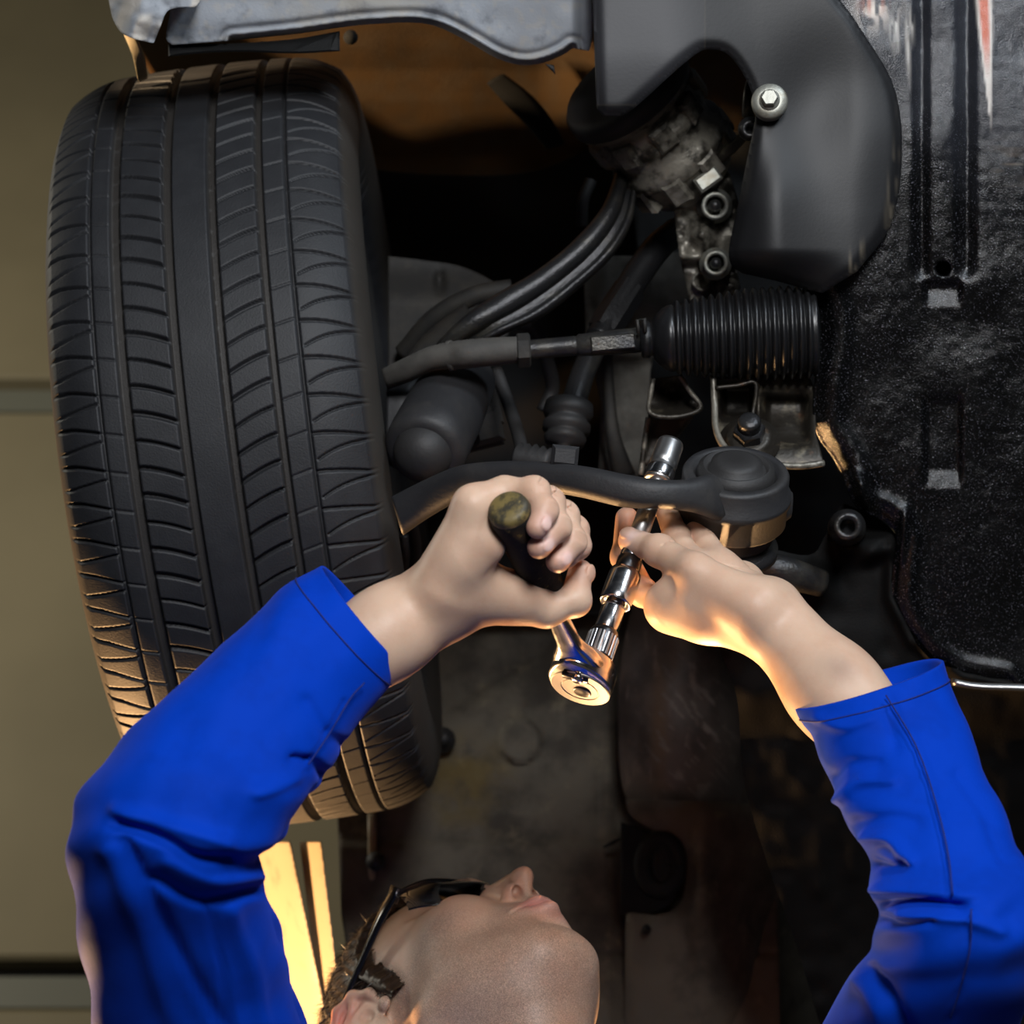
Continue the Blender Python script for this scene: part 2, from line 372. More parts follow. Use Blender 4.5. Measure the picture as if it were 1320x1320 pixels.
# tyre -------------------------------------------------------------
R0 = 0.322; WC = P(342, 575, 1.76)
AX = unit([math.cos(math.radians(7)), math.sin(math.radians(7)), 0.0])
EZ = np.array([0, 0, 1.0]); EU = np.cross(EZ, AX)
def tyre():
    HW = .107
    nu = 1500; phi = np.concatenate([np.linspace(-.35, math.pi + .35, nu), np.linspace(math.pi + .35, 2 * math.pi - .35, 90)[1:-1]])
    xt = np.linspace(-HW, HW, 250); q = xt / HW
    rt = R0 - .005 * np.abs(q) ** 2 - .011 * np.clip((np.abs(q) - .62) / .38, 0, 1) ** 2.2
    sw = [(.1105, .300), (.1135, .294), (.1165, .284), (.1185, .272), (.1180, .255), (.113, .238), (.104, .224), (.094, .214)]
    left = [(-x, r) for x, r in sw[::-1]]; right = sw
    xs = np.concatenate([[a for a, _ in left], xt, [a for a, _ in right]]); rs = np.concatenate([[b for _, b in left], rt, [b for _, b in right]])
    nl = len(left); PH, X = np.meshgrid(phi, xs, indexing='ij'); Rr = np.tile(rs, (len(phi), 1)); T = (X + HW) / (2 * HW)
    S = PH * R0; dep = np.zeros_like(X); dust = np.zeros_like(X)
    on = (T >= 0) & (T <= 1)
    def groove(c, w, d, dst):
        nonlocal dep, dust
        e = sstep(w * .5 + .006, w * .5 - .002, np.abs(T - c)); dep = np.maximum(dep, d * e); dust = np.maximum(dust, dst * e)
    groove(.146, .006, .004, .1); groove(.2335, .030, .0065, .8); groove(.414, .028, .0075, .8); groove(.5665, .025, .0075, .8); groove(.7305, .021, .0065, .8); groove(.823, .007, .004, .1)
    def sipe(t0, t1, pitch, f, w, d, off=0.0, alt=0.0, taper=0):
        nonlocal dep
        tau = np.clip((T - t0) / (t1 - t0), 0, 1); s = S - f(tau) + off; k = np.round(s / pitch); r = np.abs(s - k * pitch)
        ww = w * (1 + alt * np.sin(k * 2.1))
        if taper: ww = ww * (0.35 + .65 * np.abs(1 - tau) if taper == 1 else .35 + .65 * tau)
        e = sstep(ww + .0009, ww - .0003, r) * ((T > t0 - .004) & (T < t1 + .004)); dep = np.maximum(dep, d * e)
    pc = 2 * math.pi * R0 / 104; ps = 2 * math.pi * R0 / 74
    sipe(.249, .40, pc, lambda t: .0105 * t ** 1.5, .0011, .0045, alt=.5)
    sipe(.579, .72, pc, lambda t: -.0120 * (1 - (1 - t) ** 1.4), .0010, .0045, alt=.4)
    hook = lambda t: .0085 * np.clip(t - .35, 0, 1) ** 1.2 + .001 * t
    sipe(-.02, .146, ps, hook, .0011, .004, taper=1)
    sipe(-.02, .135, ps, lambda t: -.007 * t ** .8, .0006, .003, off=-ps * .69)
    sipe(.149, .218, ps, lambda t: .0062 + .0035 * t, .0004, .0015)
    sipe(.745, .82, ps, lambda t: -.004 * t, .0004, .0014, off=.002)
    sipe(.84, 1.02, ps, lambda t: -.0095 * (1 - (1 - t) ** 2.4), .0008, .0035, off=.012, taper=2)
    sipe(.835, 1.02, ps, lambda t: .0065 * t ** 1.8, .0007, .003, off=.012 - ps * .31)
    dep = np.where(on, dep, 0)
    tw = (np.abs(X) > .109)
    C = Rr - dep
    V = WC + X[..., None] * AX + C[..., None] * (np.cos(PH)[..., None] * EU + np.sin(PH)[..., None] * EZ)
    tint = np.zeros(X.shape + (4,)); tint[..., :3] = (.075, .062, .045); tint[..., 3] = np.maximum(dust * .34, np.where(tw, .40, 0))
    m, n = X.shape; i = np.arange(m)[:, None]; i2 = (i + 1) % m; j = np.arange(n - 1)[None, :]
    Q = np.stack([i * n + j, i * n + j + 1, i2 * n + j + 1, i2 * n + j], -1).reshape(-1, 4)
    mk('tyre', V.reshape(-1, 3), Q, M['rubber'], car, tint=tint.reshape(-1, 4), label='black front tyre with ribbed tread and brown dust in its grooves')
tyre()
def on_axle(prof, n=64): return lathe(WC, WC + AX, prof, n, caps=False)
V, Fc = on_axle([(-.094, .216), (-.085, .205), (-.03, .185), (.0, .182), (.05, .19), (.085, .205), (.095, .217), (.099, .22), (.099, .213), (.088, .202), (.05, .186), (0, .178), (-.03, .18), (-.04, .12), (-.045, .03)])
mk('wheel_rim', V, Fc, M['rim'], car)
V, Fc = on_axle([(.02, .06), (.02, .152), (.024, .155), (.044, .155), (.048, .152), (.048, .06), (.06, .055), (.06, .0)], 72)
mk('brake_disc', V, Fc, M['castdusty'], car)
# dished dust shield behind the disc, with its notch
poly = curve2([(500, 330), (545, 335), (600, 345), (650, 375), (660, 420), (620, 470), (560, 480), (500, 480)], 60)
V, Fc, XY = sheet(poly, lambda x, y: 1.715 + .02 * sstep(60, 0, y - 335) + 0 * x + .012 * gauss(x, y, 567, 363, 6, 12), 3.0, .003)
ds = mk('dust_shield', V, Fc, M['castdusty'], car)
V, Fc = tube([P(520, 455, 1.70), P(560, 410, 1.68), P(610, 382, 1.67), P(660, 372, 1.67)], .008, 14, 40); mk('shield_rim', V, Fc, M['castdusty'], ds)

# wheel arch liner -------------------------------------------------
def liner_depth(x, y):
    ys = [-40, 20, 40, 60, 90, 130, 200, 320, 480, 600, 760, 900, 1050, 1200, 1340]
    dsx = [1.69, 1.78, 1.81, 1.84, 1.89, 1.94, 2.04, 2.12, 2.15, 2.15, 2.10, 2.03, 1.97, 1.92, 1.88]
    return np.interp(y, ys, dsx)
poly = [(172, -30), (168, 40), (205, 120), (300, 300), (420, 700), (440, 1180), (490, 1500), (1010, 1500), (1000, 1000), (960, 780), (1000, 700), (1120, 560), (1120, 300), (1000, 100), (800, -30)]
def ld(x, y):
    d = liner_depth(x, y)
    d = d - .10 * sstep(690, 820, x) * sstep(420, 40, y)            # arch closes towards the engine bay
    d = d + .010 * sstep(782, 800, x) * sstep(780, 830, y)           # step along the inner edge
    d = d - .016 * sstep(29, 25, np.hypot(x - 671, (y - 955) * .95)) # round boss
    d = d - .006 * sstep(1082, 1092, y) * sstep(805, 800, x)         # horizontal pressing
    d = d + .006 * np.exp(-((y - 1230) / 3.0) ** 2) * sstep(740, 752, x)
    d = d + .008 * gauss(x, y, 610, 890, 120, 14, -.55) + .004 * (vnoise(x, y, 60, 3) - .5)
    d = d + .005 * gauss(x, y, 775, 1000, 5, 80, .05)
    return d
V, Fc, XY = sheet(poly, ld, 5.0, .004)
tint = np.zeros((len(V), 4)); x, y = XY.T
brown = sstep(330, 200, y); tint[:, :3] = srgb(104, 74, 34)[:3]; tint[:, 3] = brown * (.55 + .4 * vnoise(x, y, 14, 5))
yel = gauss(x, y, 600, 1010, 60, 60) * (.5 * vnoise(x, y, 22, 8) + .3 * vnoise(x, y, 9, 18) + .2 * vnoise(x, y, 4, 28)); s = yel > .02
tint[s, :3] = srgb(110, 92, 40)[:3]; tint[s, 3] = np.clip((yel[s] - .1) * 1.3, 0, .6)
liner = mk('wheel_arch_liner', V, Fc, M['liner'], car, tint=tint, label='dusty brown wheel arch liner')
V, Fc = lathe(P(570, 955, 2.0), P(573, 951, 1.965), [(0, .013), (.5, .012), (.6, .006), (1, .005), (1.02, .001)], 20); mk('liner_clip', V, Fc, M['softrubber'], liner)
V, Fc = tube([P(778, 1092, 1.93), P(790, 1086, 1.925), P(800, 1081, 1.93)], [.001, .002, .001], 8, 8); mk('liner_clip', V, Fc, M['void'], liner)

V, Fc = loft([(628, 108, 650, 96, 1.80, .008), (655, 138, 684, 122, 1.81, .010), (682, 165, 710, 152, 1.83, .010), (704, 192, 728, 184, 1.86, .008)], 24, 24, 2.6); mk('arch_shadow_bar', V, Fc, M['void'], car)  # dark bar put in for a shadow falling across the liner
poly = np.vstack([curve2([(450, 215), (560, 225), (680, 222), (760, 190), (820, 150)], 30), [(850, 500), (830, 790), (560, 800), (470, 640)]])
V, Fc, XY = sheet(poly, lambda x, y: ld(x, y) - .03 - .02 * sstep(215, 300, y), 5.0, .01); mk('arch_shade_sheet', V, Fc, M['void'], car)  # black sheet laid over the liner where the arch lies in shade
# outer bodywork strips beside the liner, lit by the work lamp
def strip(name, L, Rr, d0, d1, hd, m_, pw=3.5, par=car, label=None):
    st = [(L[0][0], L[0][1], Rr[0][0], Rr[0][1], d0, hd), ((L[0][0] + L[1][0]) / 2, (L[0][1] + L[1][1]) / 2, (Rr[0][0] + Rr[1][0]) / 2, (Rr[0][1] + Rr[1][1]) / 2, (d0 + d1) / 2, hd), (L[1][0], L[1][1], Rr[1][0], Rr[1][1], d1, hd)]
    V, Fc = loft(st, 24, 12, pw); return mk(name, V, Fc, m_, par, label=label)
def folded(name, x0, w, dx, d0, d1, th, label=None):                   # sheet metal fold leaning towards the outside of the car
    xl = lambda y: x0 + dx * (y - 1085) / 475
    poly = [(x0, 1085), (x0 + w, 1085), (x0 + w + dx, 1560), (x0 + dx, 1560)]
    V, Fc, XY = sheet(poly, lambda x, y: d0 + (d1 - d0) * sstep(-.1, 1.1, (x - xl(y)) / w) + .002 * vnoise(x, y, 30, 3), 2.0, th); mk(name, V, Fc, M['cream'], car, label=label)
folded('sill_panel', 316, 58, 100, 1.90, 1.80, .12, 'pale sill edge lit warm')  # lean and depth shaped to catch the work lamp and block it beyond
folded('sill_flange', 386, 28, 58, 1.82, 1.76, .12)
st_ = strip('fender_flange', ((474, 1050), (476, 1345)), ((485, 1050), (488, 1345)), 1.96, 1.90, .006, M['cream'])
V, Fc = lathe(P(484, 1110, 1.95), P(484, 1110, 1.92), [(0, .009), (.6, .009), (1, .006)], 16); mk('flange_clip', V, Fc, M['softrubber'], st_)

# bumper and fender lip at the top --------------------------------
poly = np.vstack([np.vstack([[(226, -220)], curve2([(222, -40), (220, 10), (214, 48), (222, 58)], 11)]), curve2([(300, 52), (380, 44), (435, 36), (470, 32), (530, 29), (565, 35), (600, 52), (640, 75), (672, 84), (700, 81), (725, 71), (738, 62)], 40), np.vstack([curve2([(760, 66), (764, 40), (764, -40)], 6), [(764, -220)]])])
def bd(x, y):
    sdp = seg_dist(x, y, poly[12:52])[0]
    d = 1.50 - .10 * sstep(60, -40, y) * 0 + .0009 * np.clip(y, -40, 90) * .2
    d = d - .006 * sstep(3, 9, sdp) + .010 * np.exp(-(sdp / 4) ** 2) + .004 * np.exp(-((sdp - 14) / 4) ** 2)
    return d + .0025 * (vnoise(x, y, 26, 11) - .5) + .010 * sstep(735, 752, x)
V, Fc, XY = sheet(poly, bd, 2.5, .012)
x, y = XY.T; tint = np.zeros((len(V), 4)); sdp = seg_dist(x, y, poly[12:52])[0]
tint[:, :3] = srgb(172, 166, 156)[:3]; tint[:, 3] = np.clip(sstep(10, 3, sdp) * .5 + .35 * sstep(.62, .8, vnoise(x, y, 7, 2)), 0, .8)
bump_ = mk('bumper', V, Fc, M['bumper'], car, tint=tint, label='weathered grey bumper edge above the tyre')
poly = np.vstack([[(128, -220)], curve2([(134, -40), (141, 5), (147, 28), (162, 46), (198, 56)], 20), curve2([(206, 36), (216, 14), (236, 9), (256, 5), (262, -40)], 14), [(266, -220)]])
V, Fc, XY = sheet(poly, lambda x, y: 1.455 + .012 * gauss(x, y, 196, 50, 14, 14) + .018 * sstep(170, 138, x) - .006 * gauss(x, y, 185, 10, 14, 60, .2) + .003 * (vnoise(x, y, 9, 6) - .5), 2.5, .03)
x, y = XY.T; tint = np.zeros((len(V), 4)); tint[:, :3] = srgb(196, 188, 176)[:3]; tint[:, 3] = .75 * sstep(.40, .75, vnoise(x + y * .3, y * .25, 9, 12))
mk('bumper_corner', V, Fc, M['bumper'], car, tint=tint, label='pale scraped corner of the bumper')
V, Fc = plate(np.vstack([curve2([(217, 57), (300, 56), (380, 50), (438, 40)], 20), curve2([(438, 66), (380, 69), (320, 67), (270, 68), (217, 73)], 20)]), 1.512, .02, .0015, dfn=lambda x, y: 1.514 - .008 * sstep(45, 72, y) + 0 * x)
mk('bumper_bracket', V, Fc, M['bumper'], car, smooth=False)
V, Fc = loft([(160, 45, 178, 52, 1.56, .006), (172, 75, 186, 72, 1.57, .006), (178, 105, 190, 98, 1.60, .006)], 20, 20, 3); mk('fender_lip', V, Fc, M['cream'], car, label='warm lit fender lip')
V, Fc = lathe(P(452, 48, 1.70), P(452, 48, 1.66), [(0, .006), (.7, .006), (1, .004)], 16); mk('liner_screw', V, Fc, M['void'], car)
V, Fc = plate([(702, 82), (712, 92), (716, 96), (714, 84)], 1.515, .004, .0005); mk('bumper_burr', V, Fc, M['bumper'], bump_)

# black panels on the right ----------------------------------------
edgeA = np.vstack([curve2([(760, -220), (763, -40), (766, 60), (769, 140)], 12), curve2([(778, 150), (805, 148), (835, 124), (870, 92), (900, 68), (915, 64), (935, 68), (952, 86), (966, 112), (974, 142), (970, 172), (962, 210), (950, 270), (940, 318), (942, 340), (956, 352)], 70), curve2([(1000, 362), (1036, 372), (1060, 378)], 8), curve2([(1105, 350), (1148, 290), (1163, 200), (1152, 110), (1105, 30), (1066, -40), (1050, -220)], 28)])
def da(x, y):
    d = np.full(np.shape(x), 1.440)
    d = d + .010 * gauss(x, y, 1035, 150, 75, 95, .3) - .007 * gauss(x, y, 985, 250, 55, 110, .12) + .018 * sstep(1010, 925, x) * sstep(130, 250, y)
    d = d + .028 * sstep(320, 380, y) * sstep(1110, 1000, x) + .010 * sstep(1095, 1195, x)
    d = d - .006 * sstep(980, 850, x) * sstep(190, 60, y) + .003 * (vnoise(x, y, 90, 21) - .5)
    return d
V, Fc, XY = sheet(edgeA, da, 3.5, .006, lip=.004)
x, y = XY.T; tint = np.zeros((len(V), 4))
tint[:, :3] = srgb(150, 138, 118)[:3]; e = gauss(x, y, 1150, 235, 5, 60, .1) * sstep(.5, .75, vnoise(x * 2, y * .2, 8, 3)) + gauss(x, y, 1105, 330, 8, 30, .5) * sstep(.5, .8, vnoise(x * 2, y * .2, 8, 9)); tint[:, 3] = np.clip(e * .5, 0, .6)
fr = sstep(945, 850, x) * sstep(180, 60, y); s = fr > .3; tint[s, :3] = srgb(62, 62, 66)[:3]; tint[s, 3] = .5 * fr[s]
mk('splash_shield', V, Fc, M['shield'], car, tint=tint, label='smooth black plastic splash shield')

edgeB = np.vstack([[(1020, -220), (1560, -220), (1560, 905), (1340, 889)], curve2([(1290, 886), (1236, 876), (1190, 846), (1160, 806), (1148, 770), (1152, 720), (1155, 690), (1140, 672), (1122, 664), (1105, 655), (1095, 640)], 40), curve2([(1086, 612), (1072, 588), (1056, 566), (1048, 540), (1050, 490), (1058, 440), (1056, 400), (1046, 374)], 40), [(1040, 340), (1030, 200)]])
def db(x, y):
    k = np.clip(y - 90, 0, 2000); d = 1.452 + .00011 * (np.sqrt(k * k + 120 ** 2) - 120)          # the floor turns away from the light towards the rear
    rib = sstep(365, 345, y)
    d = d + .0055 * np.exp(-((x - 1188) / 8) ** 2) * rib + .0065 * np.exp(-((x - 1246) / 10) ** 2) * rib                # two long grooves
    wx = sstep(1188, 1197, x) * sstep(1243, 1234, x)
    d = d + .0050 * wx * sstep(358, 370, y) * np.clip((396 - y) / 22, 0, 1)                                                  # dip and lip at the rib's end
    d = d + .0055 * wx * sstep(506, 520, y) * np.clip((630 - y) / 24, 0, 1)                                                  # pressed recess
    d = d + .05 * sstep(4, 0, np.hypot(x - 1216, y - 346) - 6)                                                    # drain hole
    e = seg_dist(x, y, edgeB[4:44])[0]; d = d + .005 * sstep(12, 2, e) - .004 * gauss(e, 0 * e, 24, 0, 8, 1)
    e2 = seg_dist(x, y, edgeB[44:84])[0]; d = d + .008 * sstep(18, 0, e2) - .004 * gauss(e2, 0 * e2, 28, 0, 12, 1)
    d = d + .004 * (vnoise(x, y, 60, 31) - .5) + .0005 * (vnoise(x, y, 9, 32) - .5)
    d = d - .012 * gauss(x, y, 1112, 632, 8, 26, -.35) - .010 * gauss(x, y, 1164, 690, 6, 30, .1)
    return d
V, Fc, XY = sheet(edgeB, db, 2.6, .008)
x, y = XY.T; tint = np.zeros((len(V), 4))
up = sstep(230, 30, y + .25 * (1320 - x)) ; tint[:, :3] = srgb(46, 48, 54)[:3]; tint[:, 3] = .75 * sstep(250, 60, y - (x - 1180) * .55 + 60 * (vnoise(x, y, 30, 41) - .5))  # bluish-grey sheen painted over the upper part of the tray
def paint(mask, c, a):
    s = mask > .05; k = np.clip(mask * a, 0, 1)[s][:, None]; old = tint[s]; tint[s, :3] = old[:, :3] * (1 - k) + np.array(c[:3]) * k; tint[s, 3] = np.maximum(old[:, 3], k[:, 0])
n1 = vnoise(x * 1.0, y * .35, 5, 51); n2 = vnoise(x * 2.2, y * .12, 6, 52)
paint(gauss(x, y, 1128, 12, 24, 22, -.3) * sstep(.35, .55, n1), srgb(214, 200, 188), 1)
paint(gauss(x, y, 1126, 4, 14, 12, -.3) * sstep(.45, .6, n2), srgb(170, 92, 66), 1)
for cx, cy, sy in ((1150, 42, 22), (1156, 36, 26), (1170, 60, 40), (1175, 30, 20)): paint(gauss(x, y, cx, cy, 2.6, sy, -.05) * sstep(.3, .5, vnoise(x * 2, y * .3, 6, cx)), srgb(196, 190, 182), 1)
wd = 14 * sstep(180, -10, y) + 1.5; core = np.exp(-((x - (1268 + y * .055)) / wd) ** 2 * 1.8) * sstep(200, 120, y)
paint(sstep(.25, .6, core) * sstep(.15, .4, n1 + .15), srgb(206, 198, 190), 1); paint(sstep(.6, .9, core) * sstep(110, 40, y), srgb(186, 92, 64), 1)
paint(gauss(x, y, 1305, 215, 26, 26, .5) * sstep(.35, .7, vnoise(x * .3, y * 2, 8, 61)), srgb(104, 92, 78), .8)
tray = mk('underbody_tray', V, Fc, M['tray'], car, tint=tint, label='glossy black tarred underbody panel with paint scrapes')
V, Fc = loft([(1228, 874, 1228, 884, 1.512, .005), (1262, 880, 1262, 889, 1.508, .005), (1345, 883, 1345, 893, 1.505, .005), (1560, 897, 1560, 908, 1.505, .005)], 16, 20); mk('panel_flange', V, Fc, M['satin'], tray, label='bare bright metal seam edge')

edgeC = np.vstack([curve2([(905, 715), (960, 700), (1040, 716), (1064, 690), (1084, 652), (1100, 654), (1135, 670), (1160, 700), (1160, 760), (1200, 850), (1345, 880)], 50), [(1560, 890), (1560, 1500)], curve2([(1345, 1500), (1090, 1420), (1064, 1345), (1030, 1230), (985, 1100), (958, 1000), (950, 900), (925, 830)], 40)])
def dc(x, y):
    e = seg_dist(x, y, [(1092, 706), (1150, 690), (1148, 770), (1175, 825), (1240, 872), (1330, 888)])[0]
    d = 1.53 + .03 * sstep(880, 960, y) - .03 * np.exp(-((y - 745 - (x - 1000) * .08) / 20) ** 2) * sstep(1090, 1040, x)
    d = d - .022 * gauss(x, y, 1125, 712, 26, 12, -.35) - .012 * np.exp(-(e / 9) ** 2)
    d = d + .10 * sstep(820, 1250, y)
    return d + .004 * (vnoise(x, y, 22, 71) - .5)
V, Fc, XY = sheet(edgeC, dc, 4.0, .0015); cm = mk('rear_subframe', V, Fc[0], M['matteblack'], car)
V, Fc = lathe(P(1092, 680, 1.52), P(1093, 678, 1.465), [(0, .014), (.5, .013), (.6, .0105), (1, .0095), (1, .006), (.7, .0055), (.7, 0)], 24); mk('subframe_bolt', V, Fc, M['oily'], car)
V, Fc = tube([P(930, 722, 1.50), P(1000, 735, 1.49), P(1060, 752, 1.50)], [.010, .012, .010], 20, 24); mk('subframe_tube', V, Fc, M['oily'], car)

# brown rubbed panel and slotted plate lower middle
edgeD = np.vstack([curve2([(815, 780), (800, 850), (796, 920), (800, 1000), (812, 1035), (840, 1052), (880, 1052), (920, 1046), (990, 1060), (1060, 1100)], 40), [(1080, 900), (1040, 780)]])
V, Fc, XY = sheet(edgeD, lambda x, y: 1.93 - .03 * gauss(x, y, 885, 900, 60, 190) + .16 * sstep(915, 1040, x) + .008 * (vnoise(x, y, 50, 81) - .5), 4.0, .03, lip=.004)
x, y = XY.T; tint = np.zeros((len(V), 4)); tint[:, :3] = srgb(104, 80, 58)[:3]; tint[:, 3] = .6 * gauss(x, y, 850, 935, 10, 90) + .35 * gauss(x, y, 868, 830, 8, 40); 
sc = sstep(.62, .8, vnoise(x - y * .8, y * .16 + x * .16, 4, 83)) * gauss(x, y, 895, 950, 50, 90); s = sc > .2; tint[s, :3] = srgb(150, 138, 130)[:3]; tint[s, 3] = .5 * sc[s]
mk('inner_arch_panel', V, Fc, M['rubbed'], car, tint=tint, label='brown rubbed inner arch panel')
edgeE = np.vstack([curve2([(805, 1345), (806, 1250), (807, 1184), (812, 1176)], 12), curve2([(845, 1180), (872, 1170), (884, 1140), (882, 1100), (868, 1078), (838, 1068), (812, 1050), (806, 1030)], 30), [(830, 1030), (1060, 1040), (1120, 1345)]])
V, Fc, XY = sheet(edgeE, lambda x, y: 1.885 + .12 * sstep(915, 1080, x) - .02 * gauss(x, y, 905, 1140, 16, 110) + .006 * (vnoise(x, y, 40, 91) - .5), 4.0, .02, lip=.006)
ep = mk('arch_edge_panel', V, Fc, M['liner'], car, tint=np.zeros((len(V), 4)))
V, Fc = plate(np.vstack([curve2([(800, 1060), (846, 1074), (872, 1090), (878, 1130), (866, 1164), (840, 1176), (800, 1178)], 30)]), 1.893, .02, .002); sl = mk('slot_plate', V, Fc, M['liner'], car)
def ringplate(cx, cy, rx, ry, d, w):
    a = np.linspace(0, 2 * np.pi, 33)[:-1]; return tube([P(cx + rx * math.cos(t), cy + ry * math.sin(t), d) for t in np.r_[a, a[:1]]], w, 10)
V, Fc = ringplate(851, 1114, 24, 33, 1.891, .008); mk('slot_rim', V, Fc, M['liner'], sl)
V, Fc = ringplate(853, 1112, 9, 20, 1.889, .004); mk('slot_rim', V, Fc, M['liner'], sl)
V, Fc = plate([(848, 1097), (859, 1096), (860, 1128), (849, 1129)], 1.886, .006, .0005); mk('slot', V, Fc, M['void'], sl)
V, Fc = lathe(P(833, 1198, 1.89), P(833, 1198, 1.875), [(0, .005), (1, .004)], 14); mk('panel_screw', V, Fc, M['void'], ep)

# suspension ------------------------------------------------------
# tension strut: forged arm with two flanges
def strut():
    Lp = [(793, 223), (774, 270), (733, 316), (687, 352), (640, 379), (597, 409), (560, 446), (530, 490)]
    Rp = [(822, 243), (814, 288), (790, 330), (747, 371), (700, 408), (648, 432), (606, 458), (570, 520)]
    dd = [1.60, 1.585, 1.575, 1.57, 1.565, 1.56, 1.57, 1.60]
    w = [(l[0], l[1], r[0], r[1], d + .006, .013) for l, r, d in zip(Lp, Rp, dd)]
    V1 = loft(w, 28, 70, 3.0)
    mid = [((l[0] * .70 + r[0] * .30, l[1] * .70 + r[1] * .30)) for l, r in zip(Lp, Rp)]; lo = [((l[0] * .18 + r[0] * .82, l[1] * .18 + r[1] * .82)) for l, r in zip(Lp, Rp)]
    o = mk('tension_strut', *V1, M['oily'], car, label='oily forged steel tension strut')
    V, Fc = loft([(l[0], l[1], r[0], r[1], d - .004, .015) for l, r, d in zip(Lp, [(l[0] * .42 + r[0] * .58, l[1] * .42 + r[1] * .58) for l, r in zip(Lp, Rp)], dd)], 28, 70, 2.4); mk('strut_flange', V, Fc, M['oily'], o)
    V, Fc = loft([(a[0], a[1], r[0], r[1], d - .002, .012) for a, r, d in zip([(l[0] * .28 + r[0] * .72, l[1] * .28 + r[1] * .72) for l, r in zip(Lp, Rp)], Rp, dd)], 24, 70, 2.2); mk('strut_flange', V, Fc, M['oily'], o)
strut()
# castellated bush at its top
B0, B1 = P(812, 122, 1.57), P(893, 232, 1.62)
def bush():
    V, Fc = lathe(B0, B1, [(-.12, .034), (-.12, .046), (-.02, .050), (.06, .050), (.10, .045), (.22, .044), (.26, .0475), (.34, .0475), (.38, .044), (.50, .044), (.56, .049), (.66, .049), (.70, .045), (.84, .042), (.98, .036), (1.05, .026), (1.05, .0)], 72)
    o = mk('strut_bush', V, Fc, M['castalu'], car, label='greasy castellated metal strut bush')
    V, Fc = lathe(B0, B1, [(-.14, .040), (-.16, .048), (-.10, .0525), (.0, .0525), (.05, .048)], 64); mk('bush_rubber', V, Fc, M['softrubber'], o)
    ax = unit(B1 - B0); L = np.linalg.norm(B1 - B0); a = unit(np.cross(ax, [0, 0, 1.0])); b = np.cross(ax, a)
    for row, t0, t1 in ((0, .14, .36), (1, .62, .86)):
        for k in range(9):
            th = (k + .5 * row) * 2 * math.pi / 9; r = a * math.cos(th) + b * math.sin(th); tn = np.cross(ax, r)
            V, Fc = box(B0 + ax * L * (t0 + t1) / 2 + r * .0445, tn, ax, r, .0085, L * (t1 - t0) / 2, .0062, .4); mk('bush_lug', V, Fc, M['castalu'], o, smooth=False)
bush()
# dark casting behind, with bolts
def casting():
    poly = [(868, 268), (880, 246), (905, 230), (940, 222), (952, 260), (946, 330), (955, 372), (935, 392), (890, 392), (876, 330)]
    V, Fc, XY = sheet(poly, lambda x, y: 1.605 + .012 * (vnoise(x, y, 16, 101) - .5) - .014 * gauss(x, y, 905, 300, 14, 22) + .02 * sstep(330, 345, y), 3.0, .05)
    o = mk('gearbox_casting', V, Fc, M['castalu'], car)
    for (x, y, r) in ((921, 266, .0105), (922, 340, .0095)):
        V, Fc = lathe(P(x, y, 1.61), P(x + 1, y - 1, 1.575), [(0, r * 1.35), (.4, r * 1.3), (.45, r), (1, r), (1, r * .72), (.6, r * .66), (.6, 0)], 28); mk('casting_bolt', V, Fc, M['zinc'], o)
        V, Fc = lathe(P(x, y, 1.595), P(x + 1, y - 1, 1.572), [(0, r * .5), (.9, r * .45), (1, r * .2)], 14); mk('bolt_core', V, Fc, M['oily'], o)
    V, Fc = lathe(P(905, 362, 1.635), P(905, 362, 1.615), [(0, .009), (1, .008), (1, .006), (.5, .005), (.5, 0)], 20); mk('casting_dimple', V, Fc, M['castalu'], o)
    V, Fc = loft([(872, 238, 886, 252, 1.60, .006), (905, 212, 914, 226, 1.585, .006), (945, 180, 952, 192, 1.56, .006), (958, 162, 966, 172, 1.54, .006), (960, 140, 968, 142, 1.52, .005)], 16, 40, 3); mk('casting_rib', V, Fc, M['rusty'], o)
    V, Fc = box(P(912, 232, 1.57), unit([.7, .5, 0]), unit([-.5, .7, 0]), EZ, .010, .006, .006, .3); mk('casting_tab', V, Fc, M['zinc'], o, smooth=False)
casting()
# shield bolt with broad washer
def shield_bolt():
    c = P(992, 129, 1.432); n = unit([-.12, .10, 1.0])
    V, Fc = lathe(c - n * .012, c, [(0, .012), (.45, .0128), (.75, .0128), (1.0, .0115), (1.0, .007)], 40); o = mk('shield_bolt', V, Fc, M['zinc'], car, label='bright zinc bolt with a broad washer')
    V, Fc = lathe(c - n * .004, c + n * .002, [(0, .0075), (1, .0072)], 24); mk('bolt_collar', V, Fc, M['zinc'], o)
    V, Fc = hexprism(c, c + n * .0075, .0060, .2); mk('bolt_head', V, Fc, M['zinc'], o, smooth=False)
    V, Fc = lathe(P(967, 166, 1.50), P(967, 166, 1.455), [(0, .009), (.7, .0085), (.75, .0065), (1, .006), (1, .0035), (.8, .003), (.8, 0)], 20); mk('small_bolt', V, Fc, M['oily'], car)
    V, Fc = loft([(956, 150, 972, 156, 1.49, .004), (958, 120, 970, 128, 1.485, .004), (963, 100, 972, 110, 1.49, .004)], 14, 16, 3); mk('shield_bracket', V, Fc, M['rusty'], car)
shield_bolt()
V, Fc, XY = sheet([(790, 20), (1150, 20), (1150, 860), (960, 860), (900, 800), (815, 780), (800, 640), (830, 400)], lambda x, y: 1.93 + .0 * x + .02 * (vnoise(x, y, 40, 15) - .5), 6.0, .02)
mk('engine_bay', V, Fc, M['void'], car)
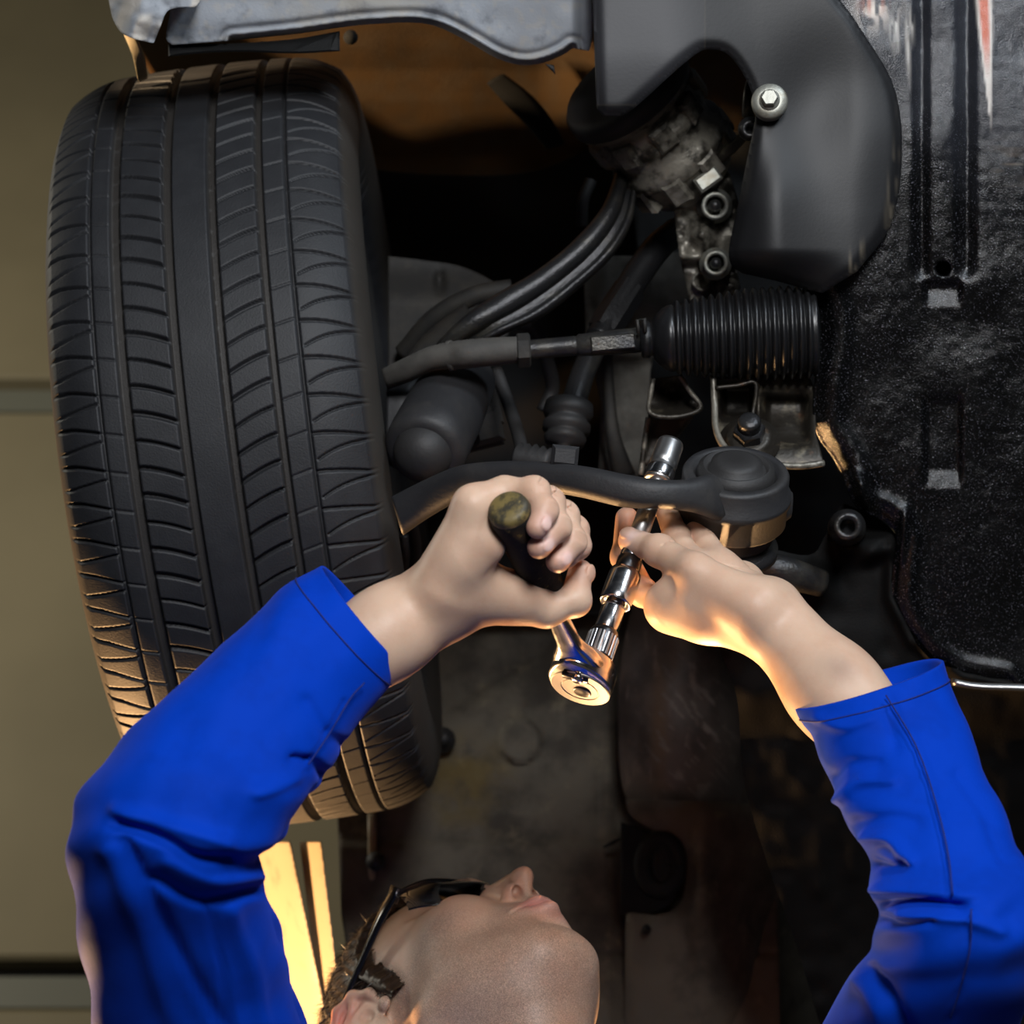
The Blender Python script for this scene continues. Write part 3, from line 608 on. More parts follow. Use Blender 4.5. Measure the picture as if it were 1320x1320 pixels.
# pale crossmember and black strips between
V, Fc, XY = sheet([(752, 345), (775, 330), (840, 330), (900, 320), (895, 380), (850, 420), (838, 480), (836, 600), (800, 640), (770, 640), (775, 520), (755, 430)], lambda x, y: 1.78 + .01 * vnoise(x, y, 30, 5) + .012 * sstep(455, 470, y), 4.0, .06)
mk('crossmember', V, Fc, M['paleblock'], car, tint=None)
V, Fc = loft([(770, 420, 788, 420, 1.745, .01), (776, 500, 792, 500, 1.745, .01), (780, 560, 800, 560, 1.74, .01), (790, 620, 820, 612, 1.74, .01)], 20, 30, 3); mk('crossmember_edge', V, Fc, M['castdusty'], car)
# anti-roll bar drop link / shaft
V, Fc = tube([P(872, 298, 1.70), P(845, 322, 1.67), P(815, 365, 1.65), P(785, 415, 1.63), P(772, 438, 1.62)], [.0115, .0118, .0118, .0118, .0115], 26, 40); sh = mk('stabiliser_bar', V, Fc, M['black_rod'], car, label='black oily stabiliser bar')
V, Fc = tube([P(812, 372, 1.648), P(788, 410, 1.632), P(777, 428, 1.625)], [.0133, .0138, .0133], 6, 8); mk('bar_sleeve', V, Fc, M['black_rod'], sh, smooth=False)
V, Fc = tube([P(772, 436, 1.62), P(752, 480, 1.60), P(737, 528, 1.58)], [.0095, .0095, .0100], 24, 20); lk = mk('drop_link', V, Fc, M['oily'], car, label='shiny steel drop link')
V, Fc = lathe(P(734, 520, 1.58), P(726, 585, 1.565), [(0, .012), (.02, .0185), (.18, .0195), (.26, .0185), (.30, .0155), (.36, .0155), (.42, .0185), (.54, .0185), (.58, .0145), (.62, .0145), (.68, .0165), (.80, .0150), (.82, .006), (1.0, .0055), (1.2, .0055)], 40); mk('link_boot', V, Fc, M['softrubber'], lk, label='ribbed rubber boot')
# bellows lying by the control arm
V, Fc = lathe(P(664, 590, 1.50), P(712, 598, 1.49), [(0, .008), (.1, .012), (.2, .009), (.3, .012), (.4, .009), (.5, .0125), (.6, .009), (.7, .012), (.8, .009), (.9, .0115), (1, .007)], 30); mk('ball_joint_boot', V, Fc, M['softrubber'], car)
# hoses and cables
for pts, r in (([(640, 478, 1.60), (655, 520, 1.58), (668, 560, 1.54), (676, 600, 1.50)], .005), ([(668, 415, 1.66), (690, 425, 1.66), (705, 465, 1.68), (712, 500, 1.70), (700, 530, 1.70)], .006), ([(520, 640, 1.62), (535, 700, 1.66), (530, 760, 1.72)], .005), ([(520, 690, 1.64), (522, 720, 1.65), (516, 760, 1.7)], .004), ([(762, 232, 1.74), (752, 258, 1.74), (750, 290, 1.75)], .005)):
    V, Fc = tube([P(*p) for p in pts], r, 14, 30); mk('brake_hose', V, Fc, M['softrubber'], car)
# brake caliper bits behind the tie rod
for (c, s) in (((612, 525, 1.66), (.020, .018, .02)), ((628, 550, 1.65), (.012, .014, .012)), ((600, 565, 1.68), (.030, .012, .02)), ((585, 505, 1.66), (.018, .016, .015))):
    V, Fc = box(P(*c), unit([1, .25, 0]), unit([-.25, 1, 0]), EZ, *s, .35); mk('caliper_lug', V, Fc, M['castdusty'], car, smooth=False)
V, Fc = loft([(505, 500, 545, 545, 1.58, .03), (540, 440, 590, 480, 1.63, .03), (600, 390, 620, 450, 1.68, .03)], 24, 24, 3); mk('steering_knuckle', V, Fc, M['castdusty'], car)
# ball joint housing with domed cap
J0, J1 = P(586, 505, 1.55), P(541, 592, 1.47)
V, Fc = lathe(J0, J1, [(-.25, .020), (-.2, .027), (.3, .030), (.70, .0305), (.86, .0300), (.90, .0270), (.92, .0225)], 56); jh = mk('ball_joint_housing', V, Fc, M['armsteel'], car)
V, Fc = lathe(J0, J1, [(.86, .0218), (.93, .0216), (1.0, .0190), (1.06, .0135), (1.09, .006), (1.095, .0005)], 48); mk('ball_joint_cap', V, Fc, M['softrubber'], jh, label='domed black cap')
V, Fc = loft([(500, 498, 500, 600, 1.56, .02), (530, 486, 520, 600, 1.56, .02), (560, 482, 560, 540, 1.57, .02)], 24, 16, 3); mk('knuckle_arm', V, Fc, M['armsteel'], jh)

# tie rod
def tie_rod():
    st = [(492, 476, 500, 502, 1.535, .012), (520, 462, 528, 492, 1.52, .013), (550, 448, 556, 479, 1.51, .014), (578, 441, 580, 476, 1.505, .015), (600, 438, 602, 475, 1.50, .016), (640, 435, 641, 471, 1.50, .0155), (666, 434, 667, 468, 1.50, .0145)]
    V, Fc = loft(st, 32, 50, 2.3); o = mk('tie_rod', V, Fc, M['dustyrod'], car, label='dusty grey steering tie rod')
    V, Fc = lathe(P(577, 459, 1.503), P(584, 458, 1.502), [(0, .0100), (.2, .0112), (1, .0112), (1.1, .010)], 32); mk('rod_shoulder', V, Fc, M['dustyrod'], o)
    V, Fc = hexprism(P(666, 452, 1.497), P(684, 451, 1.497), .0125); mk('lock_nut', V, Fc, M['castdusty'], o, smooth=False)
    prof = [(0, .0068)]
    for k in range(22): prof += [((k + .3) / 22 * .42, .0076), ((k + .8) / 22 * .42, .0067)]
    prof += [(.43, .0070), (.45, .0083), (.75, .0090), (1, .0092)]
    V, Fc = lathe(P(682, 451, 1.497), P(826, 438, 1.495), prof, 24); mk('threaded_rod', V, Fc, M['oily'], o)
    V, Fc = box(P(790, 441.5, 1.4875), unit([1, .09, 0]), unit([-.09, 1, 0]), EZ, .016, .0055, .003, .3); mk('spanner_flat', V, Fc, M['oily'], o, smooth=False)
    return o
tie_rod()
def steering_boot():
    a, b = P(826, 438, 1.495), P(1052, 427, 1.485)
    prof = [(0, .0105), (.0, .0125), (.055, .0125), (.065, .0120), (.075, .0150), (.10, .0190), (.13, .0222), (.16, .0240), (.185, .0245)]
    n = 16; t = .19
    for k in range(n):
        r = .0272 + .0068 * min(1, k / 8); w = .785 / n
        for u in np.linspace(.06, .94, 9): prof.append((t + w * u, r - .0058 + .0058 * math.sin(math.pi * u) ** .7))
        t += w
    prof += [(.985, .033), (1.0, .031)]
    V, Fc = lathe(a, b, prof, 72); o = mk('steering_boot', V, Fc, M['boot'], car, label='black ribbed rubber steering bellows')
    V, Fc = lathe(P(827, 438, 1.495), P(838, 437.5, 1.495), [(0, .0122), (.1, .0137), (.9, .0137), (1, .0122)], 40); mk('boot_clamp', V, Fc, M['black_rod'], o)
    V, Fc = tube([P(823, 429, 1.48), P(821, 412, 1.478), P(831, 411, 1.478), P(832, 428, 1.48)], .0014, 8); mk('clamp_loop', V, Fc, M['castdusty'], o)
steering_boot()
# subframe brackets under the boot
def brackets():
    V, Fc, XY = sheet(np.vstack([curve2([(920, 486), (921, 520), (924, 556), (934, 576), (956, 590), (990, 598), (1030, 600), (1062, 596)], 40), [(1052, 560), (1050, 500), (1040, 480)]]), lambda x, y: 1.50 - .03 * sstep(520, 600, y) + .03 * boxmask(x, y, 930, 972, 496, 540, 6) + .02 * boxmask(x, y, 985, 1040, 510, 570, 8), 3.0, .006)
    o = mk('subframe_bracket', V, Fc, M['rusty'], car)
    e = [P(x, y, d) for x, y, d in ((919, 484, 1.49), (921, 520, 1.485), (923, 553, 1.472), (934, 576, 1.462), (956, 590, 1.455), (990, 598, 1.452), (1030, 601, 1.452), (1062, 597, 1.455))]
    V, Fc = tube(e, .0024, 12, 50); mk('bracket_edge', V, Fc, M['castalu'], o, label='bare bright bracket edge')
    V, Fc = tube([P(922, 500, 1.485), P(950, 497, 1.485), P(974, 494, 1.485), P(971, 530, 1.485), P(966, 540, 1.48)], .0016, 8, 24); mk('bracket_rib', V, Fc, M['rusty'], o)
    c0, c1 = P(966, 572, 1.475), P(966, 540, 1.452)
    V, Fc = lathe(c0, c1, [(0, .022), (.12, .022), (.16, .0165), (.30, .0165), (.34, .012)], 40); nb = mk('bracket_washer', V, Fc, M['rusty'], o)
    V, Fc = hexprism(c0 + (c1 - c0) * .30, c0 + (c1 - c0) * .66, .0115); mk('bracket_nut', V, Fc, M['oily'], o, smooth=False)
    V, Fc = lathe(c0 + (c1 - c0) * .6, c1, [(0, .0075), (.15, .0083), (.3, .0075), (.45, .0083), (.6, .0075), (.75, .0083), (.9, .007), (1, .004)], 24); mk('bracket_stud', V, Fc, M['oily'], o)
    V, Fc, XY = sheet(np.vstack([curve2([(842, 488), (838, 512), (836, 530), (850, 538), (880, 537), (903, 527)], 30), [(895, 505), (876, 484)]]), lambda x, y: 1.53 + .012 * gauss(x, y, 866, 505, 18, 16) - .016 * sstep(520, 540, y), 2.5, .006)
    p = mk('subframe_bracket', V, Fc, M['rusty'], car)
    V, Fc = tube([P(x, y, 1.512) for x, y in ((842, 488), (838, 512), (837, 530), (852, 537), (880, 536), (903, 526), (890, 505), (876, 484))], .0019, 10, 50); mk('bracket_edge', V, Fc, M['castalu'], p)
    V, Fc = loft([(824, 600, 838, 600, 1.56, .012), (832, 560, 880, 556, 1.56, .012), (836, 530, 900, 528, 1.56, .012)], 20, 20, 3.5); mk('bracket_web', V, Fc, M['rusty'], p)
    V, Fc = tube([P(x, y, 1.545) for x, y in ((826, 612), (831, 570), (836, 538))], .0022, 10, 20); mk('bracket_edge', V, Fc, M['castalu'], p)
brackets()
# lower control arm with its bush
def control_arm():
    st = [(505, 640, 520, 690, 1.43, .014), (540, 622, 552, 668, 1.42, .014), (580, 604, 590, 646, 1.405, .014), (610, 597, 614, 634, 1.395, .014), (660, 594, 660, 630, 1.38, .013), (710, 596, 706, 634, 1.365, .013), (760, 602, 752, 642, 1.35, .012), (810, 612, 804, 654, 1.34, .012), (850, 618, 850, 656, 1.338, .012), (885, 618, 890, 660, 1.345, .013), (915, 612, 925, 672, 1.36, .016), (940, 622, 950, 680, 1.38, .016)]
    V, Fc = loft(st, 40, 120, 2.8)
    o = mk('control_arm', V, Fc, M['armsteel'], car, label='dark grey lower control arm')
    V, Fc = box(P(728, 588, 1.36), unit([1, -.1, 0]), unit([.1, 1, 0]), EZ, .009, .007, .006, .4); mk('arm_boss', V, Fc, M['armsteel'], o, smooth=False)
    # bush: axis points up and a little towards the viewer
    c = P(946, 640, 1.385); ax = unit([.02, .86, .50]); 
    V, Fc = lathe(c - ax * .020, c + ax * .020, [(0, .0345), (.06, .0365), (.46, .0365), (.48, .0385), (.60, .0385), (.64, .036), (.94, .036), (1.0, .0345), (1.0, .029), (.85, .028), (.85, .01)], 72); mk('bush_ring', V, Fc, M['armsteel'], o)
    V, Fc = lathe(c, c + ax * .026, [(0, .027), (.7, .0265), (.86, .0255), (.93, .0225), (.95, .022), (.80, .021), (.80, .018), (1.02, .017), (1.1, .012), (1.1, 0)], 60); mk('bush_rubber', V, Fc, M['softrubber'], o)
    V, Fc = lathe(c - ax * .034, c - ax * .018, [(0, .026), (.3, .029), (.7, .0285), (1, .0335)], 60); mk('bush_collar', V, Fc, M['softrubber'], o)
    V, Fc = lathe(c - ax * .046, c - ax * .034, [(0, .030), (.2, .033), (.7, .033), (1, .026)], 60); mk('bush_mount', V, Fc, M['oily'], o)
    V, Fc = loft([(960, 612, 955, 682, 1.40, .016), (1000, 622, 1000, 678, 1.41, .016), (1020, 634, 1018, 668, 1.42, .012)], 30, 30, 2.8); mk('arm_end', V, Fc, M['armsteel'], o)
control_arm()

# ------------------------------------------------------------------ tools
HC = P(655, 655, 1.165); HEAD = P(752, 868, 1.30)
HD = unit(HEAD - HC); HL = np.linalg.norm(HEAD - HC)
EX0 = P(764, 862, 1.300)
_p = P(858, 590, 1.0); ED = unit(_p * (EX0 @ HD) / (_p @ HD) - EX0); WD = np.cross(HD, ED)   # drive axis square to the handle
def ratchet():
    t = thing('ratchet_wrench', HC, 'chrome ratchet wrench with a worn black grip held in the right fist', 'ratchet')
    # grip: waisted handle with swollen end
    V, Fc = lathe(HC, HEAD, [(.012, .0105), (.014, .0121), (.03, .0127), (.07, .0127), (.16, .0120), (.26, .0118), (.38, .0122), (.46, .0122), (.52, .0110), (.545, .0092), (.55, .007)], 44)
    mk('grip', V, Fc, M['grip'], t, label='worn black rubber grip')
    V, Fc = lathe(HC, HEAD, [(.035, .0124), (.012, .0123), (-.004, .0114), (-.010, .0090), (-.0125, .0050), (-.013, .0006)], 44)
    mk('end_cap', V, Fc, M['gripend'], t, label='scuffed yellowish end cap')
    # shank: flat bar widening into the head
    R = []; th = np.linspace(0, 2 * np.pi, 28, endpoint=False)
    c = np.sign(np.cos(th)) * np.abs(np.cos(th)) ** .7; s = np.sign(np.sin(th)) * np.abs(np.sin(th)) ** .7
    for u, w, h in spline([(.50, .0062, .0060), (.60, .0064, .0055), (.72, .0072, .0052), (.80, .0085, .0056), (.87, .0140, .0072), (.93, .0175, .0080)], 30):
        R.append(HC + HD * HL * u + WD * (c * w)[:, None] + ED * (s * h)[:, None])
    mk('shank', np.concatenate(R), ring_faces(30, 28), M['chrome'], t, smooth='auto')
    # head: round body with flat cover
    a = np.linspace(0, 2 * np.pi, 72, endpoint=False); rr = .0212 * (1 + .30 * np.exp(-((np.abs(a - np.pi)) / .60) ** 2))
    ol = HD[None] * (np.cos(a) * rr)[:, None] + WD[None] * (np.sin(a) * rr)[:, None]
    prof = [(-.0092, .90), (-.0084, .97), (-.007, 1.0), (.0035, 1.0), (.008, .93), (.0105, .72), (.011, .55)]
    V = np.concatenate([HEAD + ol * k + ED * z for z, k in prof]); hd = mk('head', V, ring_faces(len(prof), 72), M['chrome'], t, smooth='auto')
    def on(u, w, z): return HEAD + HD * u + WD * w + ED * z
    V, Fc = lathe(on(.003, 0, -.0085), on(.003, 0, -.0102), [(0, .0196), (.7, .0196), (1, .0190), (1, .0128), (.75, .0125), (.75, .0118), (1, .0115), (1, .0)], 56); mk('cover_plate', V, Fc, M['brushed'], hd, smooth='auto')
    V, Fc = lathe(on(.0055, .001, -.0090), on(.0055, .001, -.0112), [(0, .0062), (.8, .0060), (1, .005), (1, 0)], 36); mk('release_button', V, Fc, M['darksteel'], hd)
    for w in (-.0148, .0148):
        V, Fc = lathe(on(-.001, w, -.0085), on(-.001, w, -.0100), [(0, .0026), (.7, .0026), (1, .0021), (1, .0012), (.5, .001), (.5, 0)], 18); mk('screw', V, Fc, M['darksteel'], hd)
    V, Fc = box(on(-.0125, .001, -.0105), unit(WD + .25 * HD), unit(HD - .25 * WD), ED, .0085, .0026, .0018, .5); mk('reversing_lever', V, Fc, M['darksteel'], hd)
    V, Fc = lathe(on(-.0125, .003, -.009), on(-.0125, .003, -.0135), [(0, .0042), (.6, .0042), (1, .0030), (1, 0)], 24); mk('lever_pivot', V, Fc, M['chrome'], hd)
ratchet()
def ex(y):                                            # point of the extension axis seen at picture row y
    q = (660 - y) / FOC; return EX0 + ED * ((-q * EX0[2] - EX0[1]) / (ED[1] + q * ED[2]))
def seg(rows, n=44): 
    a, b = ex(840), ex(600); L = b - a; Ln = np.linalg.norm(L); 
    return lathe(a, b, [(((ex(y) - a) @ L) / Ln ** 2, r) for y, r in rows], n)
def extension():
    t = thing('extension_bar', ex(840), 'chrome socket extension bar with a sliding collar pinched in the left fingers', 'extension bar')
    V, Fc = seg([(856, .0075), (850, .0098), (818, .0098), (814, .0088), (812, .006)]); c = mk('drive_collar', V, Fc, M['darksteel'], t, label='dark knurled drive collar')
    a, b = ex(840), ex(600); ax = unit(b - a); p = unit(np.cross(ax, [0, 0, 1])); q = np.cross(ax, p)
    Vs = []
    for k in range(22):
        th = k * 2 * np.pi / 22; r = p * math.cos(th) + q * math.sin(th); Vs.append(box((ex(847) + ex(821)) / 2 + r * .0098, np.cross(ax, r), ax, r, .0008, np.linalg.norm(ex(847) - ex(821)) / 2, .0006, .5))
    V, Fc = join(*Vs); mk('knurling', V, Fc, M['satin'], c, smooth=False, kind='stuff')
    V, Fc = seg([(816, .0070), (812, .0079), (786, .0079), (782, .0072)]); mk('drive_shank', V, Fc, M['chrome'], t)
    V, Fc = seg([(786, .0064), (740, .0064)]); mk('neck', V, Fc, M['darksteel'], t)
    V, Fc = seg([(776, .0070), (779, .0098), (777, .0106), (770, .0108), (744, .0108), (738, .0100), (736, .007)]); mk('sliding_collar', V, Fc, M['chrome'], t, label='wide chrome sliding collar')
    V, Fc = seg([(740, .0078), (738, .0084), (722, .0082), (720, .0074)]); mk('collar_ring', V, Fc, M['darksteel'], t)
    V, Fc = seg([(724, .0070), (722, .0076), (702, .0074), (699, .0066)]); mk('knurled_band', V, Fc, M['chrome'], t)
    V, Fc = seg([(704, .0066), (660, .0064), (622, .0062), (616, .0055)]); mk('shaft', V, Fc, M['satin'], t)
    s = thing('socket', ex(620), 'steel socket on the far end of the extension behind the control arm', 'socket')
    V, Fc = seg([(622, .0060), (622, .0088), (620, .0095), (604, .0095), (602, .0088), (600, .0088), (598, .0095), (594, .0093), (574, .0092), (571, .0086), (571, .0066), (580, .0066), (580, 0)], 48); mk('socket_body', V, Fc, M['satin'], s)
    V, Fc = seg([(619, .0096), (617, .0099), (607, .0099), (605, .0096)], 48); mk('socket_band', V, Fc, M['chrome'], s)
extension()

# ------------------------------------------------------------------ person
class Field:
    """signed distance grid, meshed as one skin"""
    def __init__(s, lo, hi, h):
        s.lo = np.array(lo, float); s.h = h; n = np.ceil((np.array(hi) - s.lo) / h).astype(int) + 1; s.n = n
        s.D = np.full(n, 1.0, np.float32); s.ax = [(s.lo[i] + np.arange(n[i]) * h).astype(np.float32) for i in range(3)]
    def blank(s): return np.full(s.n, 1.0, np.float32)
    def _sub(s, lo, hi):
        a = np.clip(np.floor((np.array(lo) - s.lo) / s.h).astype(int), 0, s.n); b = np.clip(np.ceil((np.array(hi) - s.lo) / s.h).astype(int) + 1, 0, s.n)
        sl = tuple(slice(i, j) for i, j in zip(a, b)); g = np.meshgrid(*[s.ax[i][sl[i]] for i in range(3)], indexing='ij', sparse=True); return sl, g
    def put(s, D, sl, d, k, sub=False):
        a = D[sl]
        if a.size == 0: return
        if sub:
            d = -d; hh = np.maximum(k - np.abs(a - d), 0) / k; D[sl] = np.maximum(a, d) + hh * hh * k * .25
        else:
            hh = np.maximum(k - np.abs(a - d), 0) / k; D[sl] = np.minimum(a, d) - hh * hh * k * .25
    def cone(s, p, q, r0, r1, k=.004, D=None, flat=None, sub=False):
        p, q = np.asarray(p, float), np.asarray(q, float); D = s.D if D is None else D; r = max(r0, r1) * 1.02 + k + 3 * s.h
        sl, g = s._sub(np.minimum(p, q) - r, np.maximum(p, q) + r); ab = q - p
        w = [g[i] - p[i] for i in range(3)]
        if flat is not None:                         # squash along an axis: (axis, factor < 1)
            ax, f = unit(flat[0]), 1 / flat[1] - 1; dot = w[0] * ax[0] + w[1] * ax[1] + w[2] * ax[2]
            w = [w[i] + f * dot * ax[i] for i in range(3)]; da = ab @ ax; ab = ab + f * da * ax
        L2 = ab @ ab + 1e-12; t = np.clip((w[0] * ab[0] + w[1] * ab[1] + w[2] * ab[2]) / L2, 0, 1)
        d = np.sqrt(sum((w[i] - t * ab[i]) ** 2 for i in range(3))) - (r0 + (r1 - r0) * t)
        if flat is not None: d = d * (1 + flat[1]) / 2
        s.put(D, sl, d.astype(np.float32), k, sub)
    def ell(s, c, r, k=.006, D=None, R=None, sub=False):
        D = s.D if D is None else D; c, r = np.asarray(c, float), np.asarray(r, float); m = r.max() + k + 3 * s.h
        sl, g = s._sub(c - m, c + m); w = [g[i] - c[i] for i in range(3)]
        if R is not None: w = [w[0] * R[0, j] + w[1] * R[1, j] + w[2] * R[2, j] for j in range(3)]
        k0 = np.sqrt(sum((w[i] / r[i]) ** 2 for i in range(3))); k1 = np.sqrt(sum((w[i] / r[i] ** 2) ** 2 for i in range(3))) + 1e-9
        s.put(D, sl, (k0 * (k0 - 1) / k1).astype(np.float32), k, sub)
    def chain(s, pts, rs, k=.003, D=None, **kw):
        for i in range(len(pts) - 1): s.cone(pts[i], pts[i + 1], rs[i], rs[i + 1], k, D, **kw)
    def merge(s, D, k):
        a = s.D; hh = np.maximum(k - np.abs(a - D), 0) / k; s.D = np.minimum(a, D) - hh * hh * k * .25
    def mesh(s, it=2):
        D = s.D; S = D < 0
        c = sum(S[i:D.shape[0] - 1 + i, j:D.shape[1] - 1 + j, k:D.shape[2] - 1 + k].astype(np.int8) for i in (0, 1) for j in (0, 1) for k in (0, 1))
        act = (c > 0) & (c < 8); idx = np.argwhere(act); I = np.full(act.shape, -1, np.int32); I[act] = np.arange(len(idx))
        O = np.array([[i, j, k] for i in (0, 1) for j in (0, 1) for k in (0, 1)]); vals = np.stack([D[tuple((idx + o).T)] for o in O], 1)
        acc = np.zeros((len(idx), 3)); cnt = np.zeros(len(idx))
        for a in range(8):
            for b in range(a + 1, 8):
                if np.abs(O[a] - O[b]).sum() != 1: continue
                va, vb = vals[:, a], vals[:, b]; m = (va < 0) != (vb < 0); t = va[m] / (va[m] - vb[m]); acc[m] += O[a] + t[:, None] * (O[b] - O[a]); cnt[m] += 1
        V = (idx + acc / cnt[:, None]) * s.h + s.lo; Q = []
        for ax in range(3):
            b, cc = (ax + 1) % 3, (ax + 2) % 3
            s0 = np.take(S, range(S.shape[ax] - 1), ax); s1 = np.take(S, range(1, S.shape[ax]), ax); e = np.argwhere(s0 != s1)
            e = e[(e[:, b] > 0) & (e[:, cc] > 0) & (e[:, b] < S.shape[b] - 1) & (e[:, cc] < S.shape[cc] - 1)]
            ub, uc = np.eye(3, dtype=int)[b], np.eye(3, dtype=int)[cc]
            q = np.stack([I[tuple((e - o).T)] for o in (0 * ub, ub, ub + uc, uc)], 1); fl = ~S[tuple(e.T)]; q[fl] = q[fl][:, ::-1]; Q.append(q)
        Q = np.concatenate(Q); Q = Q[(Q >= 0).all(1)]
        A = np.concatenate([Q[:, i] for i in range(4)]); B = np.concatenate([Q[:, (i + 1) % 4] for i in range(4)]); n = len(V)
        deg = np.bincount(A, minlength=n) + 1e-9
        for _ in range(it):
            for lam in (.5, -.52):
                mean = np.stack([np.bincount(A, V[B, j], n) for j in range(3)], 1) / deg[:, None]; V = V + lam * (mean - V)
        return V, Q
def blob(V, T, c, r, col, a):
    k = a * np.exp(-(np.linalg.norm(V - c, axis=1) / r) ** 2); s = k > .02; o = T[s]; kk = k[s][:, None]
    T[s, :3] = (o[:, :3] * o[:, 3:] * (1 - kk) + np.array(col) * kk) / np.maximum(o[:, 3:] * (1 - kk) + kk, 1e-6); T[s, 3] = (o[:, 3:] * (1 - kk) + kk)[:, 0]
RED = (.50, .20, .15); PINK = (.62, .36, .31); NAIL = (.80, .54, .48); DIRT = (.12, .09, .075)
BODY = []                                             # (V, Q, tint, stubble)

def nail(F_, tip, along, out, rad, k=1.0):
    out = unit(out - along * (out @ along)); R = np.stack([along, np.cross(out, along), out], 1)
    F_.ell(tip + out * rad * .90 - along * .0014, np.array([.0050, .0040, .0017]) * k, .0004, R=R)
def details(F_, q, outf, tip):
    # nail and the skin folds over the two knuckles
    nail(F_, tip, unit(q[3] - q[2]), outf(tip), .0070)
    for p, a, b, r_ in ((q[1], q[0], q[2], .0088), (q[2], q[1], q[3], .0078)):
        o = outf(p); al = unit(b - a); sd = np.cross(o, al)
        for off in (-.0022, .0, .0022):
            c = p + o * (r_ + .0008) + al * off; F_.cone(c - sd * .0045, c + sd * .0045, .0004, .0004, .0022, sub=True)
# right hand: fist around the grip
def right_hand():
    F_ = Field((-.150, -.135, -1.330), (.075, .030, -1.090), .0009)
    ex_ = unit(np.array([1., 0, 0]) - HD * HD[0]); ey = np.cross(ex_, HD); ey = ey if ey[1] > 0 else -ey
    at = lambda t, x, y: HC + HD * t + ex_ * x + ey * y
    wrist = P(562, 776, 1.215); fore = P(500, 815, 1.20); inn = P(330, 935, 1.17)
    F_.cone(inn, fore, .0285, .0236, .02); F_.cone(fore, wrist, .0236, .0240, .02)
    U = F_.blank(); tips = []
    spec = [([(610, 652, 1.180), (650, 634, 1.187), (689, 634, 1.180), (702, 658, 1.170), (693, 680, 1.163)], (.0090, .0080, .0072, .0066)),
            ([(615, 660, 1.198), (660, 642, 1.203), (707, 648, 1.195), (718, 679, 1.183), (695, 705, 1.172)], (.0096, .0086, .0077, .0069)),
            ([(622, 672, 1.214), (670, 655, 1.218), (725, 666, 1.210), (737, 698, 1.199), (719, 723, 1.190)], (.0098, .0089, .0080, .0071)),
            ([(630, 685, 1.228), (690, 668, 1.233), (738, 684, 1.227), (743, 703, 1.220), (731, 717, 1.213)], (.0096, .0088, .0079, .0070))]
    mcp = []
    for pts, rr in spec:
        v = [P(*p) for p in pts]; q = [v[0], v[2], v[3], v[4]]; Df = F_.blank()
        F_.chain(v, [rr[0], rr[0] * .98, rr[1], rr[2], rr[3]], .004, Df); F_.ell(q[1], [rr[1] * 1.06] * 3, .004, Df); F_.ell(q[2], [rr[2] * 1.05] * 3, .003, Df)
        hh = np.maximum(.0014 - np.abs(U - Df), 0) / .0014; U = np.minimum(U, Df) - hh * hh * .00035; mcp.append(q[0]); tips.append(q)
    F_.merge(U, .007)
    W = [P(566, 758, 1.19), P(566, 768, 1.20), P(568, 778, 1.21), P(572, 786, 1.222)]
    Pm = F_.blank()
    for w, m_, r in zip(W, mcp, (.0125, .0125, .012, .0120)): F_.cone(w, m_, r + .002, r - .001, .014, Pm)
    # heel of the hand on the little-finger side, thumb ball below
    F_.cone(P(582, 750, 1.200), P(618, 695, 1.185), .0175, .0115, .014, Pm); F_.cone(P(600, 722, 1.185), P(628, 705, 1.182), .0120, .0085, .012, Pm)
    F_.cone(P(582, 775, 1.210), P(655, 770, 1.215), .0180, .0145, .014, Pm); F_.cone(P(610, 758, 1.20), P(690, 775, 1.215), .0135, .0118, .012, Pm)
    F_.merge(Pm, .010)
    th = F_.blank(); tq = [P(655, 776, 1.215), P(704, 786, 1.218), P(741, 774, 1.222), P(748, 737, 1.230)]
    F_.chain(tq, [.0136, .0104, .0088, .0074], .004, th); F_.ell(tq[2], [.0092] * 3, .004, th); F_.merge(th, .0025)
    F_.cone(P(640, 738, 1.180), P(626, 760, 1.175), .0009, .0007, .006, sub=True)
    for k in range(3): F_.cone(P(552 + 5 * k, 742 - 2 * k, 1.187), P(572 + 6 * k, 790 - 3 * k, 1.187), .0004, .0004, .0030, sub=True)
    outf = lambda p: unit(unit(p - HC - HD * ((p - HC) @ HD)) + np.array([.15, .1, .95]))
    for q in tips: details(F_, q, outf, q[3])
    nail(F_, tq[3], unit(tq[3] - tq[2]), unit(np.array([.75, -.1, .6])), .0084, 1.15)
    V, Q = F_.mesh(2); T = np.zeros((len(V), 4))
    for q in tips:
        blob(V, T, q[3], .013, RED, .45); blob(V, T, q[1], .010, RED, .22); blob(V, T, q[2], .008, RED, .25)
        n = unit(q[3] - q[2]); ctr = (q[0] + q[1] + q[2]) / 3; o = outf(q[3]); o = unit(o - n * (o @ n)); blob(V, T, q[3] - n * .0012 + o * .0072, .0048, NAIL, 1.3)
    blob(V, T, tq[3], .012, RED, .4); blob(V, T, P(625, 715, 1.155), .014, RED, .35); blob(V, T, P(605, 690, 1.15), .014, RED, .15); blob(V, T, P(712, 765, 1.19), .012, RED, .25)
    BODY.append((V, Q, T, np.zeros(len(V))))
right_hand()
